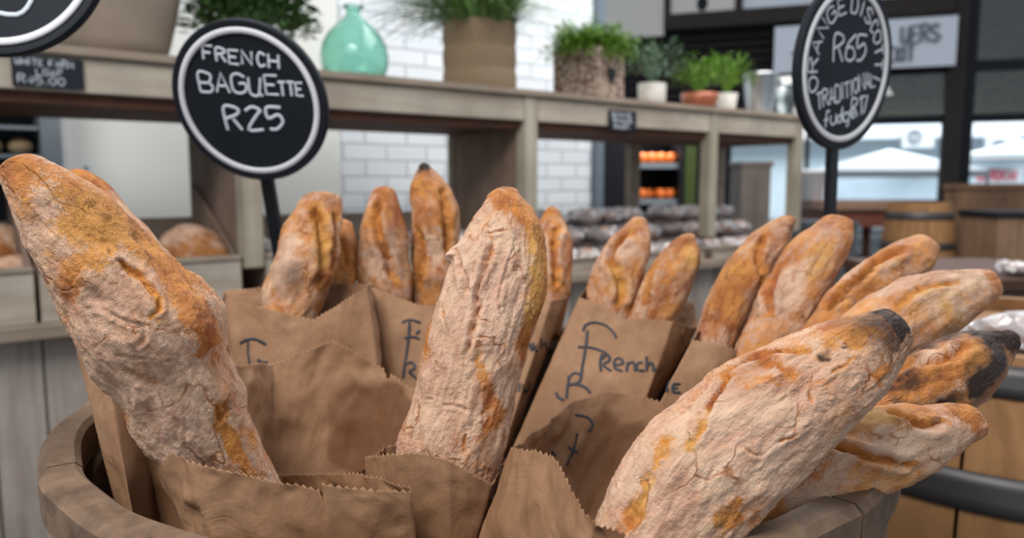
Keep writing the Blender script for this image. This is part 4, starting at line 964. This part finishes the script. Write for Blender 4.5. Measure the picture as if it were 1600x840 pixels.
baguette('golden baguette with a squared tip pointing right, above the dark-tipped one', [(1535,420,1552,462),(1490,419,1522,490),(1430,430,1472,525),(1380,455,1425,562),(1330,495,1372,600),(1280,550,1322,645),(1235,615,1270,700)], 0.68, 0.6, 'bread_golden', 6,
 [('powder',20,1.1,0,[(1380,450),(1440,430),(1540,425)]), ('pale',26,1.,0,[(1440,480),(1500,460)]), ('fold',7,.8,.15,[(1400,480),(1440,450),(1500,440)])], nu=110, nv=90, lump=.10, cap0=.5, group=GB)
baguette('baguette with a deep split, second from the right in the back row', [(1432,368,1460,395),(1392,385,1442,428),(1345,415,1400,462),(1305,450,1352,502),(1270,495,1312,550),(1235,550,1272,600)], 0.79, 0.68, 'bread_golden', 7,
 [('fold',8,1.,.35,[(1420,385),(1370,410),(1320,455),(1290,490)]), ('burn',6,.6,0,[(1370,412),(1320,460),(1300,480)]), ('powder',10,1,0,[(1360,400),(1320,440)])], nu=90, nv=80, lump=.12, cap0=.5, group=GB)
baguette('smooth golden baguette with a rounded top, in front of the right round sign pole', [(1288,339,1330,352),(1247,366,1325,388),(1220,405,1307,430),(1192,450,1277,480),(1168,500,1247,532),(1142,560,1212,592),(1115,630,1178,655)], 0.81, 0.72, 'bread_golden', 8,
 [('powder',20,.9,0,[(1240,430),(1200,490)]), ('fold',8,.9,.25,[(1215,420),(1200,460),(1205,490)]), ('pale',16,.8,0,[(1290,390),(1260,440)])], nu=100, nv=90, lump=.10, cap0=.35, group=GB)
baguette('slim mottled baguette left of the smooth golden one', [(1216,340,1243,346),(1172,370,1228,386),(1132,415,1200,440),(1107,465,1170,490),(1092,520,1142,548),(1072,580,1122,610)], 0.86, 0.76, 'bread_back', 9,
 [('bare',14,1,0,[(1150,420),(1130,490)]), ('fold',6,.9,.25,[(1200,365),(1180,400),(1190,450)]), ('burn',6,.6,0,[(1238,340),(1235,360)])], nu=90, nv=80, lump=.14, cap0=.4, group=GB)
baguette('short golden topped baguette right of the French lettered bag mouth', [(1056,374,1086,371),(1026,402,1092,405),(1002,440,1081,452),(984,485,1056,500),(968,545,1030,560)], 0.9, 0.85, 'bread_back', 10,
 [('bare',16,.9,0,[(1075,380),(1085,410)]), ('fold',6,.8,.2,[(1020,420),(1010,470)]), ('pale',12,.8,0,[(1080,390),(1080,420)])], nu=80, nv=80, lump=.10, cap0=.5, group=GB)
baguette('folded brown and gold baguette standing in the French lettered bag', [(986,343,1012,350),(951,375,1016,388),(927,415,1006,430),(915,460,982,495),(908,530,962,552)], 0.93, 0.86, 'bread_back', 11,
 [('fold',7,1.,.35,[(985,360),(955,400),(970,450),(965,480)]), ('pale',12,1,0,[(960,420),(965,460)]), ('powder',14,1.2,0,[(985,385),(940,400)])], nu=80, nv=80, lump=.14, cap0=.5, group=GB)
baguette('narrow brown baguette peeping out right behind the upright middle one', [(853,326,875,331),(836,355,890,362),(828,400,897,400),(830,450,888,456),(836,520,877,526)], 0.95, 0.9, 'bread_golden', 12,
 [('fold',6,1.,.3,[(872,350),(866,400),(872,450)]), ('powder',8,.8,0,[(850,370),(850,430)])], nu=80, nv=70, lump=.12, cap0=.5, group=GB)
baguette('tallest back row baguette with a small dark pointed nub', [(655,263,672,261),(646,283,690,277),(640,312,716,322),(640,362,721,370),(642,420,716,430),(644,475,702,480),(646,545,692,545)], 0.94, 0.885, 'bread_back', 13,
 [('burn',9,1.3,0,[(663,256),(668,268)]), ('bare',14,.9,0,[(650,290),(700,300)]), ('fold',7,1.,.25,[(690,290),(695,340),(700,400)]), ('fold',6,.9,.2,[(655,350),(660,400),(655,450)]), ('powder',12,1,0,[(670,370),(680,400)])], nu=90, nv=80, lump=.15, cap0=.9, group=GB)
baguette('arched brown baguette left of the tallest back row one', [(583,300,617,300),(565,342,636,345),(560,392,642,395),(562,440,640,465),(572,520,634,530)], 0.9, 0.86, 'bread_back', 14,
 [('fold',7,1.,.3,[(592,310),(590,350),(605,400),(618,440)]), ('bare',14,1,0,[(600,300),(630,350)]), ('powder',14,1.5,0,[(585,410),(610,425)]), ('burn',10,.35,0,[(590,390),(620,360)])], nu=80, nv=80, lump=.14, cap0=.5, group=GB)
baguette('wide lumpy baguette beside the round French baguette sign stick', [(478,306,534,310),(452,350,534,352),(430,400,527,400),(415,450,516,446),(412,487,494,497),(420,560,480,565)], 0.84, 0.78, 'bread_back', 15,
 [('burn',7,1.1,0,[(478,300),(484,304)]), ('fold',8,1.,.30,[(490,320),(505,380),(500,450)]), ('fold',7,.9,.25,[(525,330),(520,380),(515,430)]), ('pale',10,1,0,[(500,350),(502,420)]), ('burn',14,.35,0,[(460,420),(450,450)]), ('powder',14,.9,0,[(455,380),(440,440)])], nu=90, nv=90, lump=.18, cap0=.25, group=GB)
baguette('golden baguette half hidden behind the wide lumpy one', [(528,347,552,352),(515,382,558,387),(510,430,556,436),(512,490,545,492)], 0.89, 0.85, 'bread_golden', 16, [('fold',6,.9,.3,[(535,370),(540,420)])], nu=60, nv=60, lump=.12, cap0=.5, group=GB)
baguette('brown baguette showing behind the big left leaning one', [(110,270,140,268),(126,302,170,288),(152,338,202,328),(178,378,236,362),(212,440,276,427),(248,520,312,508),(270,590,330,580)], 0.63, 0.6, 'bread_mixed', 17, [('bare',30,.9,0,[(130,270),(160,300)])], nu=80, nv=70, lump=.10, cap0=.4, group=GB)

# ---------------------------------------------------------------- kraft paper bags
def paper_bag(label, ring, zb, marks=(), grease=(), seed=1, step=.0022, bulge=.0, tooth=.0021, rows=46, closed=True, wr=1.0, mark_r=.0011):
    """ring: (top px, py, Y, low px, py, Y); the sides run on below the low point down to zb"""
    tops = [np.array(P(a, b, y)) for a, b, y, *_ in ring]; lows = [np.array(P(*r[3:6])) for r in ring]
    n = len(ring); cols_t = []; cols_l = []; corner = []
    segs = n if closed else n-1
    for i in range(segs):
        j = (i+1) % n; m = max(2, int(np.linalg.norm(tops[j]-tops[i])/step)//2*2)
        for k in range(m):
            u = k/m; cols_t.append(tops[i]*(1-u)+tops[j]*u); cols_l.append(lows[i]*(1-u)+lows[j]*u); corner.append(min(u, 1-u)*m*step)
    if not closed: cols_t.append(tops[-1]); cols_l.append(lows[-1]); corner.append(0)
    Tt = np.array(cols_t); Ll = np.array(cols_l); corner = np.array(corner); m = len(Tt); D = Ll-Tt
    k = (zb-Tt[:, 2])/np.minimum(D[:, 2], -.02); Bt = Tt+D*k[:, None]; cx = Bt.mean(0); Bt = Bt*1.0
    # smooth edge wave of the cut
    vs = []; wv = fbm(np.stack([np.arange(m)*step, np.zeros(m), np.zeros(m)], 1), 30, seed, 2)*.0015
    Dn = (Bt-Tt)/np.linalg.norm(Bt-Tt, axis=1)[:, None]
    tz = np.where(np.arange(m) % 2 == 0, 0, tooth); T0 = Tt+Dn*(wv+tz)[:, None]
    us = np.r_[0, np.linspace(.0, 1, rows-1)**1.5*(1-.012)+.012]
    V = np.concatenate([(T0 if q == 0 else (Tt+Dn*(wv+tooth)[:, None] if q == 1 else Tt+(Bt-Tt)*us[q]+Dn*((wv+tooth)*(1-us[q]))[:, None])) for q in range(rows)])
    # normals for wrinkles
    idx = np.arange(m); nx = np.roll(Tt, -1, 0)-np.roll(Tt, 1, 0) if closed else np.gradient(Tt, axis=0); Nn = np.cross(nx, Dn); Nn /= np.linalg.norm(Nn, axis=1)[:, None]+1e-9
    NN = np.tile(Nn, (rows, 1)); cc = np.tile(np.minimum(1, corner/.012+.15), rows)
    d = (fbm(V, 22, seed, 2)*.0045+(np.abs(fbm(V, 34, seed+4, 3))-.4)*.0055)*cc*wr+fbm(V, 160, seed+9, 2)*.0005*wr
    V = V+NN*d[:, None]
    rin = .26+(RT-.033-.26)*np.clip((V[:, 2]-.46)/(ZT-.46), 0, 1); dx = V[:, 0]-TC.x; dy = V[:, 1]-TC.y; rr = np.hypot(dx, dy)   # the tub wall holds the paper in
    pull = np.where((V[:, 2] < ZT+.012) & (rr > rin), rin/np.maximum(rr, 1e-6), 1.0); V[:, 0] = TC.x+dx*pull; V[:, 1] = TC.y+dy*pull
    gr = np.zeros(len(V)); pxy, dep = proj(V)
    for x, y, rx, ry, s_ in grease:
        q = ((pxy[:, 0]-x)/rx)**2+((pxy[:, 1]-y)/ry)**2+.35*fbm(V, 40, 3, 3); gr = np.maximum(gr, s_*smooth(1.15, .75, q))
    F = []
    for q in range(rows-1):
        for i in range(m if closed else m-1): F.append((q*m+i, q*m+(i+1) % m, (q+1)*m+(i+1) % m, (q+1)*m+i))
    if closed: F.append(tuple((rows-1)*m+i for i in range(m)))
    root = empty('paper_bag', tuple(Bt.mean(0)), label, 'paper bag', 'kraft paper bags in the tub')
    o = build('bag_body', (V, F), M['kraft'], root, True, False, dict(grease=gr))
    so = o.modifiers.new('thickness', 'SOLIDIFY'); so.thickness = .00028; so.offset = 0
    if marks:
        bv = BVHTree.FromPolygons([Vector(v) for v in V], F[:-1] if closed else F); mb = MB(); eye = Vector((0, 0, EYE))
        for pts in marks:
            pp = catmull([(float(a), float(b)) for a, b in pts], 4) if len(pts) > 2 else [(pts[0][0]+(pts[1][0]-pts[0][0])*t_/8, pts[0][1]+(pts[1][1]-pts[0][1])*t_/8) for t_ in range(9)]
            H = []; nrm = None
            for a, b in pp:
                dr = ray(a, b); h = bv.ray_cast(eye, dr)
                if h[0] is not None:
                    nn = h[1] if h[1].dot(dr) < 0 else -h[1]; nrm = nn; H.append(h[0]+nn*.0006)
            if len(H) > 1: mb.tube(H, mark_r, 6, flat=nrm)
        if mb.v: build('ink_lettering', mb, M['marker'], o)
    return root
Z0 = .72
paper_bag('front left kraft bag wrapped round the big left leaning baguette', [(236,696,.470,296,845,.45),(290,716,.445,350,900,.435),(425,746,.440,450,900,.435),(498,762,.440,510,900,.435),(505,786,.438,515,900,.435),(504,752,.436,516,900,.433),(642,765,.440,655,880,.44),(640,757,.450,652,860,.452),(572,742,.475,600,860,.47),(440,738,.55,470,860,.54),(330,700,.57,400,860,.55),(250,690,.55,330,860,.53)], Z0, seed=1, wr=.8)
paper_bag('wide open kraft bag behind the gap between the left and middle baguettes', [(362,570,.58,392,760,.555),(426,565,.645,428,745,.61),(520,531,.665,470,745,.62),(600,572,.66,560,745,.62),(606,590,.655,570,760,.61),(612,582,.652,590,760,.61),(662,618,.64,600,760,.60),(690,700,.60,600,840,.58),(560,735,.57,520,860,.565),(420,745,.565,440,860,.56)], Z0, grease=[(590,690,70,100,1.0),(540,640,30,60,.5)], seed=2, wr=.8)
paper_bag('kraft bag round the foot of the upright middle baguette', [(571,714,.505,574,850,.50),(606,704,.482,612,860,.48),(642,702,.472,650,860,.47),(700,718,.470,705,860,.465),(768,757,.482,742,850,.475),(790,712,.57,752,850,.56),(700,690,.59,690,850,.58),(600,695,.57,590,850,.56)], Z0, seed=3, wr=.5)
paper_bag('front right kraft bag holding the largest right leaning baguette', [(800,698,.495,744,850,.47),(838,699,.455,790,900,.435),(872,716,.425,835,920,.41),(888,745,.41,855,930,.40),(905,778,.395,880,940,.385),(938,822,.375,915,950,.37),(985,850,.365,960,960,.36),(1120,900,.38,1060,990,.375),(1090,760,.50,1000,930,.48),(1043,642,.63,950,800,.595),(1036,624,.645,925,800,.60),(990,615,.66,905,800,.61),(950,611,.66,880,800,.61),(900,624,.655,850,800,.605),(860,652,.63,815,800,.60),(806,695,.55,765,840,.53)], Z0,
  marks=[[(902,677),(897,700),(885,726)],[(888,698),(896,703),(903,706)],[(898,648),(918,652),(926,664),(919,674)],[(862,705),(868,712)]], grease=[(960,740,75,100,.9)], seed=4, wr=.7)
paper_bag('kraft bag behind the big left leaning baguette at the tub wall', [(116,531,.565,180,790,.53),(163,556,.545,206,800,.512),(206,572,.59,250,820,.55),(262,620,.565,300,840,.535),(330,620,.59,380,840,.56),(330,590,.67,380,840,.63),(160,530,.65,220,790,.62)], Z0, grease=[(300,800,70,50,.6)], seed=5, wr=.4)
paper_bag('kraft bag in the back row beside the round French baguette sign stick', [(345,480,.76,372,700,.70),(354,467,.745,378,700,.68),(420,480,.725,440,700,.67),(490,497,.725,490,700,.67),(535,468,.73,510,700,.67),(574,446,.755,600,640,.69),(580,440,.83,605,640,.75),(470,440,.86,470,700,.78),(350,455,.84,380,700,.75)], Z0,
  marks=[[(375,537),(384,531),(400,530),(416,538)],[(388,533),(388,550),(391,568)],[(403,562),(410,566),(419,566)]], seed=6, mark_r=.0014, wr=.6)
paper_bag('shaded kraft bag left of the upright middle baguette in the back row', [(579,448,.82,603,640,.75),(604,455,.81,622,640,.74),(662,476,.81,660,640,.74),(735,470,.82,700,640,.75),(735,440,.92,700,640,.82),(590,430,.92,610,640,.82)], Z0,
  marks=[[(628,505),(640,500),(657,504)],[(640,503),(637,540),(630,590)],[(632,528),(645,526),(656,530)],[(650,522),(656,516)],[(633,570),(643,566),(648,575),(640,580),(652,592)]], seed=7, mark_r=.0015, wr=.5)
paper_bag('narrow kraft bag between the upright middle baguette and the French lettered bag', [(730,480,.82,700,640,.74),(862,469,.81,800,660,.73),(886,463,.85,812,660,.76),(880,440,.95,820,640,.84),(740,440,.95,720,640,.84)], Z0,
  marks=[[(822,548),(826,535),(831,548),(833,535)],[(838,540),(834,546),(840,548)],[(846,528),(845,545)],[(846,540),(851,536),(854,545)],[(806,612),(803,602),(812,600),(811,612)],[(817,600),(818,610),(826,608),(827,598)]], seed=8, mark_r=.0013, wr=.5)
paper_bag('kraft bag with French handwritten large in black marker', [(906,461,.83,810,680,.72),(930,470,.81,840,690,.71),(975,496,.80,900,690,.70),(1052,502,.80,1000,650,.72),(1090,511,.86,1015,640,.78),(1085,470,.94,1010,640,.84),(925,440,.96,850,680,.84)], Z0,
  marks=[[(911,517),(916,507),(930,504),(945,508),(958,519),(963,528)],[(918,516),(914,548),(910,572),(908,592)],[(903,542),(922,543),(940,548),(948,553)],[(941,553),(938,566),(939,580)],[(938,563),(949,554),(952,563),(943,570),(955,580)],[(961,571),(973,568),(969,560),(961,563),(961,575),(973,580)],[(981,566),(979,580),(981,570),(990,566),(992,580)],[(1005,567),(997,568),(996,578),(1006,579)],[(1010,557),(1010,580),(1011,572),(1019,567),(1021,580),(1025,575)],
   [(890,589),(887,605),(885,622)],[(887,592),(898,583),(908,588),(903,598),(888,601)],[(900,600),(913,604),(923,614)],[(869,613),(873,621),(881,625)]], seed=9, mark_r=.0015, wr=.5)
paper_bag('kraft bag under the slim mottled baguette in the back row', [(1083,527,.74,1015,660,.67),(1130,540,.73,1060,700,.67),(1168,554,.74,1120,720,.68),(1215,545,.76,1160,720,.70),(1220,500,.84,1170,720,.77),(1110,490,.87,1050,700,.79)], Z0,
  marks=[[(1048,595),(1041,600),(1042,612)],[(1063,600),(1052,601),(1051,612),(1063,613)],[(1052,607),(1059,606)]], seed=10, mark_r=.0014, wr=.5)
# wrapped goods on the big barrel and the dark counter
for (px, Y, z, sz, lab) in ((1612, 1.12, .8505, (.12, .10, .055), 'loaf in clear plastic wrap on top of the large oak barrel'), (1598, 2.6, P(1590, 436, 2.5).z+.001, (.10, .10, .045), 'loaf in clear wrap on the dark counter at the right edge')):
    c = loaf(800, 0, 0, sz, int(px), lab, z=z, wrap=True); c.location = (W(px, Y), Y, z)
